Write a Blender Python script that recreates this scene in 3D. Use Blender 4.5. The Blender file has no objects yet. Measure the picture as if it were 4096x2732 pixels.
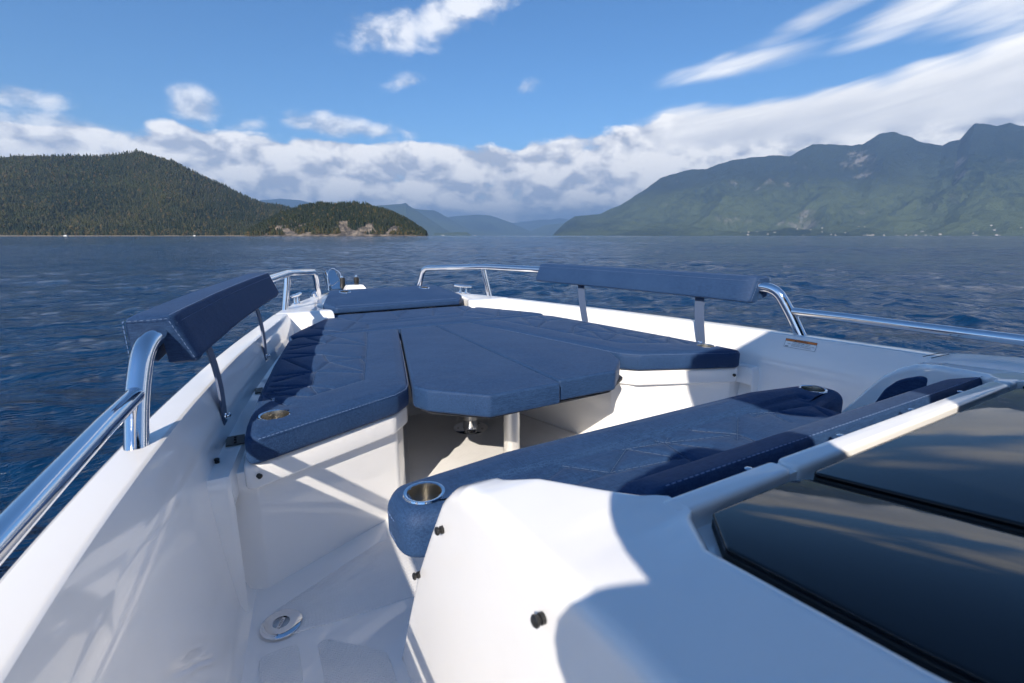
import bpy, bmesh, math, random
import numpy as np
from mathutils import Vector, Matrix

random.seed(7); rng = np.random.default_rng(11)
S = bpy.context.scene
COL = S.collection
R = math.radians

# ------------------------------------------------------------------ camera, sky, sun, exposure
HEAD = 29.2            # the camera looks 29 degrees to starboard of the bow
SUN_AZ, SUN_EL = 42.0, 33.0   # sun behind, to port: shadows run 42 degrees to starboard of the bow
cd = bpy.data.cameras.new('camera'); cam = bpy.data.objects.new('camera', cd); COL.objects.link(cam)
cd.sensor_width = 36.0; cd.lens = 1918/4096*36; cd.clip_start = .02; cd.clip_end = 120000
cam.location = (-1.01, 0, 1.0); cam.rotation_euler = (R(90-12.465), 0, R(-HEAD))
cd.dof.use_dof = True; cd.dof.focus_distance = 2.4; cd.dof.aperture_fstop = 6.5
S.camera = cam
S.view_settings.view_transform = 'Standard'; S.view_settings.look = 'None'
S.view_settings.gamma = 1.0; S.view_settings.exposure = 0.64
S.view_settings.use_curve_mapping = False
S.cycles.use_denoising = True; S.cycles.use_adaptive_sampling = True; S.cycles.adaptive_threshold = .03; S.cycles.adaptive_min_samples = 20
S.cycles.max_bounces = 7; S.cycles.diffuse_bounces = 6; S.cycles.glossy_bounces = 3
S.cycles.transmission_bounces = 4; S.cycles.volume_bounces = 0
S.cycles.caustics_reflective = False; S.cycles.caustics_refractive = False
S.cycles.sample_clamp_indirect = 6.0

sd = bpy.data.lights.new('sun', 'SUN'); sun = bpy.data.objects.new('sun', sd); COL.objects.link(sun)
sd.energy = 5.0; sd.angle = R(.53); sd.color = (1.0, .905, .775)
to_sun = Vector((-math.sin(R(SUN_AZ))*math.cos(R(SUN_EL)), -math.cos(R(SUN_AZ))*math.cos(R(SUN_EL)), math.sin(R(SUN_EL))))
sun.rotation_euler = to_sun.to_track_quat('Z', 'Y').to_euler()


class N:
    """small helper to write shader maths"""
    def __init__(s, nt): s.nt = nt; s.n = nt.nodes; s.l = nt.links
    def new(s, t, **k):
        x = s.n.new(t)
        for a, b in k.items(): setattr(x, a, b)
        return x
    def put(s, sock, v):
        if isinstance(v, bpy.types.NodeSocket): s.l.new(v, sock)
        elif v is not None: sock.default_value = v
    def m(s, op, a, b=None, c=None, clamp=False):
        x = s.new('ShaderNodeMath', operation=op); x.use_clamp = clamp
        s.put(x.inputs[0], a)
        if b is not None: s.put(x.inputs[1], b)
        if c is not None: s.put(x.inputs[2], c)
        return x.outputs[0]
    def add(s, a, b): return s.m('ADD', a, b)
    def sub(s, a, b): return s.m('SUBTRACT', a, b)
    def mul(s, a, b): return s.m('MULTIPLY', a, b)
    def div(s, a, b): return s.m('DIVIDE', a, b)
    def mx(s, a, b): return s.m('MAXIMUM', a, b)
    def sstep(s, v, a, b, lo=0.0, hi=1.0):
        x = s.new('ShaderNodeMapRange', interpolation_type='SMOOTHSTEP')
        s.put(x.inputs[0], v); s.put(x.inputs[1], a); s.put(x.inputs[2], b); x.inputs[3].default_value = lo; x.inputs[4].default_value = hi
        return x.outputs[0]
    def vm(s, op, a, b=None):
        x = s.new('ShaderNodeVectorMath', operation=op); s.put(x.inputs[0], a)
        if b is not None: s.put(x.inputs[1], b)
        return x
    def dot(s, a, b): return s.vm('DOT_PRODUCT', a, b).outputs['Value']
    def xyz(s, x, y, z):
        c = s.new('ShaderNodeCombineXYZ'); s.put(c.inputs[0], x); s.put(c.inputs[1], y); s.put(c.inputs[2], z); return c.outputs[0]
    def noise(s, vec, scale, detail=2.0, rough=.5, dist=0.0, dim='3D'):
        x = s.new('ShaderNodeTexNoise', noise_dimensions=dim); s.put(x.inputs['Vector'], vec)
        s.put(x.inputs['Scale'], scale); x.inputs['Detail'].default_value = detail
        x.inputs['Roughness'].default_value = rough; x.inputs['Distortion'].default_value = dist
        return x.outputs[0]
    def mix(s, f, a, b):
        x = s.new('ShaderNodeMix', data_type='RGBA'); s.put(x.inputs[0], f)
        for i, v in ((6, a), (7, b)):
            if isinstance(v, tuple) and len(v) == 3: v = (*v, 1.0)
            s.put(x.inputs[i], v)
        return x.outputs[2]


def build_world():
    w = bpy.data.worlds.new('World'); S.world = w; w.use_nodes = True
    k = N(w.node_tree); k.n.clear()
    out = k.new('ShaderNodeOutputWorld'); bg = k.new('ShaderNodeBackground'); k.l.new(bg.outputs[0], out.inputs[0])
    sky = k.new('ShaderNodeTexSky', sky_type='NISHITA'); sky.sun_disc = False
    sky.sun_elevation = R(SUN_EL); sky.sun_rotation = R(180+SUN_AZ)
    sky.air_density = 1.0; sky.dust_density = 0.0; sky.ozone_density = 6.0; sky.altitude = 0
    d = k.new('ShaderNodeTexCoord').outputs['Generated']
    h = R(HEAD)
    rx = k.dot(d, (math.cos(h), -math.sin(h), 0)); fy = k.dot(d, (math.sin(h), math.cos(h), 0))
    sep = k.new('ShaderNodeSeparateXYZ'); k.l.new(d, sep.inputs[0]); dz = sep.outputs[2]
    az = k.mul(k.m('ARCTAN2', rx, fy), 57.2958); el = k.mul(k.m('ARCSINE', dz), 57.2958)
    # cloud texture space: stretched sideways, more so for the high streaks
    P = k.vm('MULTIPLY', d, (1, 1, 1.7)).outputs[0]
    W = k.new('ShaderNodeTexNoise'); k.l.new(P, W.inputs['Vector']); W.inputs['Scale'].default_value = 9; W.inputs['Detail'].default_value = 1
    warp = k.vm('SCALE', k.vm('SUBTRACT', W.outputs['Color'], (.5, .5, .5)).outputs[0]); warp.inputs['Scale'].default_value = .045
    Pw = k.vm('ADD', P, warp.outputs[0]).outputs[0]
    n_big = k.noise(P, 5.0, 2, .5)
    n_puff = k.noise(Pw, 13.0, 6, .55)
    Pl = k.vm('ADD', Pw, (-.012, -.016, .034)).outputs[0]          # a step towards the light
    n_lit = k.noise(Pl, 13.0, 4, .55)
    # streaks: along azimuth, rising slowly to the right
    se = k.sub(el, k.mul(az, .16))
    Q = k.xyz(k.mul(az, .035), k.mul(se, .26), 3.0)
    n_st = k.noise(Q, 1.6, 4, .52, .3, '2D')
    # tops of the low cloud: 9 degrees ahead, higher to the right where the bank stands over the mountains
    top = k.add(k.sstep(az, 9.0, 22.0, 10.5, 12.6), k.sstep(az, 20.0, 50.0, 0.0, 3.0))
    top = k.add(top, k.sstep(az, -30.0, -41.0, 0.0, -1.3))
    top = k.add(top, k.mul(k.sub(n_big, .5), 5.0))
    low = k.sstep(k.sub(top, el), -.7, 1.6)
    low = k.add(low, k.mul(k.sub(n_puff, .5), 2.0))
    bank = k.sstep(az, 12.0, 20.0)
    a_low = k.mul(k.sstep(low, .34, .78), k.sstep(k.sub(top, el), -3.2, -.6))
    lowst = k.add(k.sstep(k.sub(k.add(top, .4), el), -1.4, 1.6), k.mul(k.sub(n_st, .5), 1.3))
    a_bank = k.mul(k.sstep(lowst, .32, .9), bank)
    a_low = k.mx(a_low, a_bank)
    # separate clouds: centre azimuth, elevation, half width, half height, slope, amount, streaky
    blobs = [(-12.4, 20.0, 4.4, 2.0, .30, 1.0, 0), (-6.6, 21.8, 5.0, 2.4, .34, 1.05, 0), (-1.0, 23.0, 3.5, 1.6, .5, .8, 0),
             (-31.2, 11.7, 2.1, 1.45, -.1, 1.1, 0), (-26.9, 10.7, 2.4, .8, .25, .85, 0), (-17.5, 11.0, 7.4, 1.15, -.03, 1.0, 0),
             (-43.5, 10.6, 4.2, 1.0, 0, .85, 0), (-40.0, 8.6, 6.5, 1.3, -.05, 1.1, 0), (1.4, 15.4, 1.7, .8, .5, .62, 0),
             (-11.5, 15.7, 2.4, .9, .2, .55, 0), (30.0, 19.2, 7.0, 1.15, .30, 1.0, 1), (37.0, 18.3, 6.5, 1.5, .26, 1.05, 1),
             (44.0, 17.6, 7.0, 2.8, .05, .85, 1), (24.5, 16.3, 7.5, 1.1, .13, 1.0, 1), (22.0, 17.0, 2.0, .5, .2, .6, 1),
             (70, 22, 22, 4, .1, 1, 1), (-85, 20, 18, 3.5, 0, 1, 0), (140, 24, 22, 5, 0, .9, 1), (-145, 18, 18, 4, 0, 1, 0)]
    cov = None; cov_s = None; ae = k.xyz(az, el, 0.0)
    for ca, ce, wa, we, sl, am, st in blobs:
        mp = k.new('ShaderNodeMapping', vector_type='TEXTURE'); k.l.new(ae, mp.inputs[0])
        mp.inputs['Location'].default_value = (ca, ce, 0); mp.inputs['Rotation'].default_value = (0, 0, math.atan(sl)); mp.inputs['Scale'].default_value = (wa, we, 1)
        g = k.sstep(k.vm('LENGTH', mp.outputs[0]).outputs['Value'], 0.0, 1.8, am, 0.0)
        if st: cov_s = g if cov_s is None else k.mx(cov_s, g)
        else: cov = g if cov is None else k.mx(cov, g)
    fl = k.add(cov, k.mul(k.sub(n_puff, .5), 2.4))
    a_fl = k.mul(k.sstep(fl, .26, 1.15), k.sstep(cov, .05, .3)); a_fl = k.mul(a_fl, .74)
    fs = k.add(cov_s, k.mul(k.sub(n_st, .5), 1.6))
    a_fs = k.mul(k.mul(k.sstep(fs, .26, 1.25), k.sstep(cov_s, .05, .3)), .85)
    alpha = k.m('MINIMUM', k.mx(k.mx(a_low, a_fl), a_fs), 1.0)
    alpha = k.mul(alpha, k.sstep(el, -1.5, -.2))
    # brightness: sunlit billows, greyer undersides
    lit = k.add(.60, k.mul(k.sub(n_puff, n_lit), 5.0))
    lit = k.add(lit, k.mul(k.sub(n_big, .5), .9))
    lit_b = k.add(.36, k.mul(k.sub(n_st, .42), 1.3))
    under = k.sstep(k.sub(top, el), 0.5, 6.0, .28, -.18)
    lit_b = k.add(lit_b, k.mul(under, 1.2))
    litf = k.new('ShaderNodeMix', data_type='FLOAT'); k.put(litf.inputs[0], k.mul(bank, k.sstep(el, 8.0, 10.0))); k.put(litf.inputs[2], lit); k.put(litf.inputs[3], lit_b)
    L = k.m('MINIMUM', k.m('MAXIMUM', litf.outputs[0], 0.0), 1.0)
    cc = k.mix(L, (4.3, 4.7, 5.6), (9.8, 9.6, 9.3))
    hs = k.new('ShaderNodeHueSaturation'); hs.inputs['Saturation'].default_value = 1.12; k.l.new(sky.outputs[0], hs.inputs['Color'])
    col = k.mix(alpha, hs.outputs[0], cc)
    k.l.new(col, bg.inputs[0]); bg.inputs[1].default_value = .094
    w.cycles.sampling_method = 'MANUAL'; w.cycles.sample_map_resolution = 256

build_world()

# ------------------------------------------------------------------ helpers
def tag(o, label=None, cat=None, group=None, kind=None):
    if label: o['label'] = label
    if cat: o['category'] = cat
    if group: o['group'] = group
    if kind: o['kind'] = kind
    return o

def link(name, me, mat=None, parent=None, smooth=True, sharp=38):
    o = bpy.data.objects.new(name, me); COL.objects.link(o)
    if mat: me.materials.append(mat)
    if smooth:
        me.polygons.foreach_set('use_smooth', [True]*len(me.polygons))
        if sharp: me.set_sharp_from_angle(angle=R(sharp))
    if parent: o.parent = parent
    return o

def mesh(name, vs, fs, mat=None, parent=None, smooth=True, sharp=38):
    me = bpy.data.meshes.new(name); me.from_pydata([tuple(v) for v in vs], [], fs); me.update()
    bm = bmesh.new(); bm.from_mesh(me); bmesh.ops.remove_doubles(bm, verts=bm.verts, dist=1e-6)
    bmesh.ops.recalc_face_normals(bm, faces=bm.faces); bm.to_mesh(me); bm.free()
    return link(name, me, mat, parent, smooth, sharp)

def empty(name, loc=(0, 0, 0), parent=None):
    o = bpy.data.objects.new(name, None); o.location = loc; o.empty_display_size = .1; COL.objects.link(o)
    if parent: o.parent = parent
    return o

class MB:
    """collects pieces into one mesh"""
    def __init__(s): s.v = []; s.f = []
    def add(s, v, f):
        o = len(s.v); s.v += [tuple(p) for p in v]; s.f += [tuple(i+o for i in q) for q in f]; return s
    def box(s, c, d, M=None):
        x, y, z = (t/2 for t in d); v = [Vector((a, b, e)) for a in (-x, x) for b in (-y, y) for e in (-z, z)]
        if M is not None: v = [M @ p for p in v]
        v = [p+Vector(c) for p in v]
        return s.add(v, [(0, 1, 3, 2), (4, 6, 7, 5), (0, 4, 5, 1), (2, 3, 7, 6), (0, 2, 6, 4), (1, 5, 7, 3)])
    def tube(s, path, r, n=14, cap=True):
        path = [Vector(p) for p in path]; rs = r if isinstance(r, (list, tuple)) else [r]*len(path)
        t0 = (path[1]-path[0]).normalized(); u = t0.orthogonal().normalized(); rings = []
        for i, p in enumerate(path):
            a = path[max(i-1, 0)]; b = path[min(i+1, len(path)-1)]; t = (b-a).normalized()
            u = (u-t*u.dot(t)).normalized(); w = t.cross(u)
            rings.append([p+(u*math.cos(2*math.pi*j/n)+w*math.sin(2*math.pi*j/n))*rs[i] for j in range(n)])
        v = [p for q in rings for p in q]
        f = [(i*n+j, i*n+(j+1) % n, (i+1)*n+(j+1) % n, (i+1)*n+j) for i in range(len(path)-1) for j in range(n)]
        if cap: f += [tuple(range(n))[::-1], tuple((len(path)-1)*n+j for j in range(n))]
        return s.add(v, f)
    def lathe(s, prof, c=(0, 0, 0), n=28, M=None, cap=True):
        v = []
        for rr, z in prof:
            for j in range(n):
                p = Vector((rr*math.cos(2*math.pi*j/n), rr*math.sin(2*math.pi*j/n), z))
                if M is not None: p = M @ p
                v.append(p+Vector(c))
        m = len(prof)
        f = [(i*n+j, i*n+(j+1) % n, (i+1)*n+(j+1) % n, (i+1)*n+j) for i in range(m-1) for j in range(n)]
        if cap: f += [tuple(range(n))[::-1], tuple((m-1)*n+j for j in range(n))]
        return s.add(v, f)
    def loft(s, secs, closed=False, caps=False):
        m = len(secs[0]); v = [p for q in secs for p in q]; k = m if closed else m-1
        f = [(i*m+j, i*m+(j+1) % m, (i+1)*m+(j+1) % m, (i+1)*m+j) for i in range(len(secs)-1) for j in range(k)]
        if caps: f += [tuple(range(m))[::-1], tuple((len(secs)-1)*m+j for j in range(m))]
        return s.add(v, f)
    def build(s, name, mat, parent=None, smooth=True, sharp=38): return mesh(name, s.v, s.f, mat, parent, smooth, sharp)

def fillet(poly, rad, n=5):
    """round the corners of a closed polygon; rad is one number or one per corner"""
    P = [Vector((p[0], p[1])) for p in poly]; m = len(P); out = []
    for i in range(m):
        r0 = rad[i] if isinstance(rad, (list, tuple)) else rad
        a, b, c = P[i-1], P[i], P[(i+1) % m]; u = (a-b); w = (c-b); lu, lw = u.length, w.length
        u.normalize(); w.normalize(); cs = max(-1, min(1, u.dot(w))); ang = math.acos(cs)
        if r0 <= 0 or ang > math.pi-.06: out.append(b); continue
        t = min(r0/math.tan(ang/2), lu*.48, lw*.48)
        for q in range(n+1):
            s = q/n; out.append((b+u*t)*(1-s)**2+b*2*s*(1-s)+(b+w*t)*s**2)
    return out

def fillet3(pts, rad, n=7):
    P = [Vector(p) for p in pts]; out = [P[0]]
    for i in range(1, len(P)-1):
        a, b, c = P[i-1], P[i], P[i+1]; u = a-b; w = c-b; t = min(rad, u.length*.48, w.length*.48); u.normalize(); w.normalize()
        for q in range(n+1):
            s = q/n; out.append((b+u*t)*(1-s)**2+b*2*s*(1-s)+(b+w*t)*s**2)
    return out+[P[-1]]

def area(P): return .5*sum(P[i][0]*P[(i+1) % len(P)][1]-P[(i+1) % len(P)][0]*P[i][1] for i in range(len(P)))

def inset(P, d):
    m = len(P); out = []
    for i in range(m):
        a, b, c = Vector(P[i-1][:2]), Vector(P[i][:2]), Vector(P[(i+1) % m][:2]); e = (b-a); g = (c-b)
        if e.length < 1e-7: e = g
        if g.length < 1e-7: g = e
        e.normalize(); g.normalize(); n1 = Vector((-e.y, e.x)); n2 = Vector((-g.y, g.x)); nn = n1+n2
        if nn.length < 1e-6: nn = n1
        nn.normalize(); out.append(b+nn*(d/max(.35, nn.dot(n1))))
    return out

def seg_dist(x, y, segs):
    D = np.full(x.shape, 9.0)
    for ax, ay, bx, by in segs:
        dx, dy = bx-ax, by-ay; t = np.clip(((x-ax)*dx+(y-ay)*dy)/(dx*dx+dy*dy+1e-12), 0, 1)
        D = np.minimum(D, np.hypot(x-ax-t*dx, y-ay-t*dy))
    return D

def slab(name, poly, z0, z1, rt, rb, mat, parent=None, n=5, crown=0.0, seams=None, grid=.009, zfn=None, warp=None, holes=()):
    """upholstered slab: rounded top and bottom edges; stitched seams pressed into the top"""
    P = [Vector((p[0], p[1])) for p in poly]
    if area(P) < 0: P = P[::-1]
    rings = []
    for q in range(n+1):
        a = q/n*math.pi/2; rings.append((rb*(1-math.sin(a)), z0+rb*(1-math.cos(a))))
    for q in range(n+1):
        a = q/n*math.pi/2; rings.append((rt*(1-math.cos(a)), z1-rt*(1-math.sin(a))))
    v = []; m = len(P)
    for d, z in rings: v += [Vector((p.x, p.y, z)) for p in inset(P, d)]
    f = [(i*m+j, i*m+(j+1) % m, (i+1)*m+(j+1) % m, (i+1)*m+j) for i in range(len(rings)-1) for j in range(m)]
    bm = bmesh.new(); bv = [bm.verts.new(p) for p in v]
    for q in f: bm.faces.new([bv[i] for i in q])
    bm.faces.new([bv[j] for j in range(m)][::-1])
    cb = bmesh.new(); top = [cb.verts.new(p) for p in v[-m:]]; cb.faces.new(top)
    if seams is not None or crown:
        xs = [p.x for p in v]; ys = [p.y for p in v]; g = grid if seams is not None else .02
        for ax, lo, hi in ((0, min(xs), max(xs)), (1, min(ys), max(ys))):
            for q in range(1, int((hi-lo)/g)):
                co = [0, 0, 0]; no = [0, 0, 0]; co[ax] = lo+(hi-lo)*q/int((hi-lo)/g); no[ax] = 1
                bmesh.ops.bisect_plane(cb, geom=cb.verts[:]+cb.edges[:]+cb.faces[:], plane_co=co, plane_no=no)
        cb.verts.ensure_lookup_table()
        X = np.array([p.co.x for p in cb.verts]); Y = np.array([p.co.y for p in cb.verts])
        In = v[-m:]; edge = [(In[i].x, In[i].y, In[(i+1) % m].x, In[(i+1) % m].y) for i in range(m)]
        E = seg_dist(X, Y, edge); fade = np.clip(E/.02, 0, 1)
        Z = crown*(1-np.exp(-(E/.09)**2))+.006*fade*fbm(X*7.5+3, Y*7.5, 3)
        if seams:
            D = seg_dist(X, Y, seams); Z += fade*(-.0085*np.exp(-(D/.0062)**2) + .0045*(1-np.exp(-(D/.04)**2)) )
        for p, z in zip(cb.verts, Z): p.co.z += float(z)
    tmp = bpy.data.meshes.new('t'); cb.to_mesh(tmp); bm.from_mesh(tmp); cb.free(); bpy.data.meshes.remove(tmp)
    bmesh.ops.remove_doubles(bm, verts=bm.verts, dist=1e-5)
    bmesh.ops.recalc_face_normals(bm, faces=bm.faces)
    if zfn or warp:
        for p in bm.verts:
            if zfn: p.co.z += zfn(p.co.x, p.co.y)
            if warp: p.co = Vector(warp(*p.co))
    me = bpy.data.meshes.new(name); bm.to_mesh(me); bm.free()
    return link(name, me, mat, parent, True, 50)

def stitches(name, paths, parent, r=.0007, seg=.008, gap=.0045):
    mb = MB()
    for path in paths:
        P = [Vector(p) for p in path]; run = 0.0
        for a, b in zip(P, P[1:]):
            L = (b-a).length; t = (b-a).normalized() if L else Vector((1, 0, 0)); q = t.to_track_quat('X', 'Z').to_matrix(); x = -run
            while x < L:
                s0, s1 = max(x, 0), min(x+seg, L)
                if s1-s0 > .002: mb.box(a+t*((s0+s1)/2), (s1-s0, 2*r, 1.4*r), q)
                x += seg+gap
            run = L-(x-(seg+gap)) if x > 0 else 0
    o = mb.build(name, M['thread'], parent, False); o['kind'] = 'stuff'; return o

def seam_lines(parent, segs, z, keep=None, rad=.0011):
    """the top-stitched quilting thread lying in the grooves"""
    mb = MB()
    for a, b, c, d in segs:
        p, q = Vector((a, b, z)), Vector((c, d, z)); n = max(2, int((q-p).length/.02))
        for i in range(n):
            u, v = p.lerp(q, i/n), p.lerp(q, (i+.78)/n)
            if keep is None or keep(u): mb.tube([u, v], rad, 5)
    o = mb.build('quilt_thread', M['seam'], parent, False); o['kind'] = 'stuff'; return o

# ------------------------------------------------------------------ materials
M = {}
def mat(name, base, rough=.5, metal=0.0, spec=.5, coat=0.0, coat_r=.03, sheen=0.0):
    m = bpy.data.materials.new(name); m.use_nodes = True; b = m.node_tree.nodes['Principled BSDF']
    b.inputs['Base Color'].default_value = (*base, 1); b.inputs['Roughness'].default_value = rough; b.inputs['Metallic'].default_value = metal
    b.inputs['Specular IOR Level'].default_value = spec; b.inputs['Coat Weight'].default_value = coat; b.inputs['Coat Roughness'].default_value = coat_r
    b.inputs['Sheen Weight'].default_value = sheen; M[name] = m
    return m, N(m.node_tree), b

def bump(k, b, h, strength, dist):
    x = k.new('ShaderNodeBump'); x.inputs['Strength'].default_value = strength; x.inputs['Distance'].default_value = dist
    k.put(x.inputs['Height'], h); k.l.new(x.outputs[0], b.inputs['Normal']); return x

def materials():
    # moulded white gelcoat, faint waviness, handling marks in the gloss
    m, k, b = mat('gelcoat', (.86, .86, .865), .10, coat=.45, coat_r=.03)
    o = k.new('ShaderNodeTexCoord').outputs['Object']
    k.l.new(k.sstep(k.noise(o, 5, 5, .6), .35, .7, .05, .14), b.inputs['Roughness'])
    k.l.new(k.mix(k.sstep(k.noise(o, 2.3, 6, .6), .4, .75), (.90, .888, .875), (.86, .847, .832)), b.inputs['Base Color'])
    bump(k, b, k.noise(o, 3.0, 2, .5), .04, .01)
    # moulded non-skid: rows of small diamonds
    m, k, b = mat('nonskid', (.70, .69, .69), .42)
    o = k.new('ShaderNodeTexCoord').outputs['Object']
    sp = k.new('ShaderNodeSeparateXYZ'); k.l.new(o, sp.inputs[0]); f = 2*math.pi/.0085
    g = k.mul(k.m('SINE', k.mul(sp.outputs[0], f)), k.m('SINE', k.mul(sp.outputs[1], f)))
    k.l.new(k.mix(k.sstep(k.noise(o, 7, 6, .65), .45, .8), (.86, .85, .845), (.79, .78, .775)), b.inputs['Base Color'])
    bump(k, b, g, .55, .0012)
    # woven navy fabric, two yarn tones
    m, k, b = mat('fabric', (.05, .1, .22), .66, spec=.25, sheen=.06)
    b.inputs['Sheen Roughness'].default_value = .45; b.inputs['Sheen Tint'].default_value = (.55, .7, 1, 1)
    o = k.new('ShaderNodeTexCoord').outputs['Object']
    a1 = k.noise(k.vm('MULTIPLY', o, (45, 480, 300)).outputs[0], 1.0, 3, .6); a2 = k.noise(k.vm('MULTIPLY', o, (480, 45, 300)).outputs[0], 1.0, 3, .6)
    wv = k.mul(k.add(a1, a2), .5); blot = k.noise(o, 4.0, 5, .6)
    c = k.mix(k.sstep(wv, .36, .64), (.007, .027, .082), (.024, .062, .150))
    c = k.mix(k.mul(k.sstep(blot, .35, .75), .30), c, (.030, .070, .160))
    k.l.new(c, b.inputs['Base Color']); 
    cr = k.noise(o, 9.0, 3, .55)
    bump(k, b, k.add(k.mul(wv, .07), k.add(cr, k.mul(k.noise(o, 26.0, 3, .55, .6), .25))), .55, .005)
    m, k, b = mat('thread', (.15, .22, .38), .6)
    m, k, b = mat('seam', (.060, .10, .19), .6)
    m, k, b = mat('deck', (.86, .855, .85), .34)
    m, k, b = mat('strap', (.062, .092, .165), .55, sheen=.1)
    m, k, b = mat('chrome', (.83, .83, .85), .045, 1.0)
    o = k.new('ShaderNodeTexCoord').outputs['Object']
    k.l.new(k.sstep(k.noise(o, 18, 5, .65), .4, .75, .03, .11), b.inputs['Roughness'])
    m, k, b = mat('steel', (.60, .58, .54), .25, 1.0)
    m, k, b = mat('aluminium', (.74, .73, .71), .42, .55)
    m, k, b = mat('black', (.012, .012, .013), .35)
    m, k, b = mat('rubber', (.015, .015, .016), .6)
    m, k, b = mat('board', (.02, .022, .028), .6)
    m, k, b = mat('glass', (.004, .006, .009), .035, spec=.36)
    o = k.new('ShaderNodeTexCoord').outputs['Object']
    k.l.new(k.sstep(k.noise(o, 6, 6, .65), .35, .8, .015, .07), b.inputs['Roughness'])
    m, k, b = mat('label_white', (.93, .93, .93), .35)
    m, k, b = mat('label_orange', (.80, .22, .035), .4)
    m, k, b = mat('ink', (.02, .02, .025), .5)
    m, k, b = mat('lens', (.8, .65, .2), .2)
    m, k, b = mat('jacket', (.03, .04, .06), .8)
    # sea water
    m, k, b = mat('water', (.002, .024, .072), .06, spec=.36)
    b.inputs['IOR'].default_value = 1.30
    g = k.new('ShaderNodeNewGeometry').outputs['Position']
    w1 = k.vm('MULTIPLY', g, (1.0, 1.5, 1)).outputs[0]
    h = k.add(k.add(k.mul(k.noise(w1, 6.0, 4, .6, .5), .045), k.mul(k.noise(w1, 1.1, 4, .55, .4), .20)), k.mul(k.noise(w1, .16, 4, .6), .8))
    bump(k, b, h, 1.0, 1.0)
    gust = k.sstep(k.noise(k.vm('MULTIPLY', g, (.006, .0035, 1)).outputs[0], 1.0, 4, .55), .35, .7)
    k.l.new(k.m('ADD', .05, k.mul(gust, .08)), b.inputs['Roughness'])
    # forested slopes and bare rock; mountain patches also paint in cloud shade and sun
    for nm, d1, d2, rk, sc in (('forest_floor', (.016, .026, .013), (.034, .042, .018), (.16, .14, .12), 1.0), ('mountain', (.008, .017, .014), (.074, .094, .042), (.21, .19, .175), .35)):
        m, k, b = mat(nm, d1, .95, spec=.1)
        g = k.new('ShaderNodeNewGeometry'); p = g.outputs['Position']
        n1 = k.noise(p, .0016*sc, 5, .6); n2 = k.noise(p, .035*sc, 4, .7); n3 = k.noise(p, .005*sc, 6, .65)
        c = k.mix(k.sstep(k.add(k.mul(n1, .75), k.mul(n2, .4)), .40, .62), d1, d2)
        nz = k.new('ShaderNodeSeparateXYZ'); k.l.new(g.outputs['True Normal'], nz.inputs[0])
        rock = k.mul(k.sstep(k.add(n3, k.mul(k.sub(.82, nz.outputs[2]), .45)), .64, .74), k.sstep(n2, .35, .6))
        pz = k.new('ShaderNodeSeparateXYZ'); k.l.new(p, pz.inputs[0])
        if nm == 'mountain': c = k.mix(k.mul(k.sstep(k.add(pz.outputs[2], k.mul(k.sub(n1, .5), 1600)), 380, 900), .85), c, (.012, .019, .020))  # upper slopes darkened in the colour, in place of cloud shadow
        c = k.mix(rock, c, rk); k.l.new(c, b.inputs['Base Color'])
        bump(k, b, k.add(k.mul(n2, 1.0), k.mul(k.noise(p, .12*sc, 3, .6), .5)), .9, 14/sc)
    m, k, b = mat('tree', (.03, .045, .02), .9, spec=.15)
    at = k.new('ShaderNodeAttribute'); at.attribute_name = 'tint'; k.l.new(at.outputs['Color'], b.inputs['Base Color'])
    m, k, b = mat('rock', (.20, .17, .14), .9)
    p = k.new('ShaderNodeNewGeometry').outputs['Position']
    k.l.new(k.mix(k.sstep(k.noise(k.vm('MULTIPLY', p, (1, 1, .45)).outputs[0], .09, 7, .75), .38, .66), (.035, .030, .026), (.23, .19, .15)), b.inputs['Base Color'])
    m, k, b = mat('sand', (.27, .23, .18), .9)
    m, k, b = mat('house_wall', (.42, .39, .35), .7); m, k, b = mat('house_roof', (.30, .27, .25), .7)
    m, k, b = mat('sail_white', (.75, .75, .74), .5)
materials()

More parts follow.
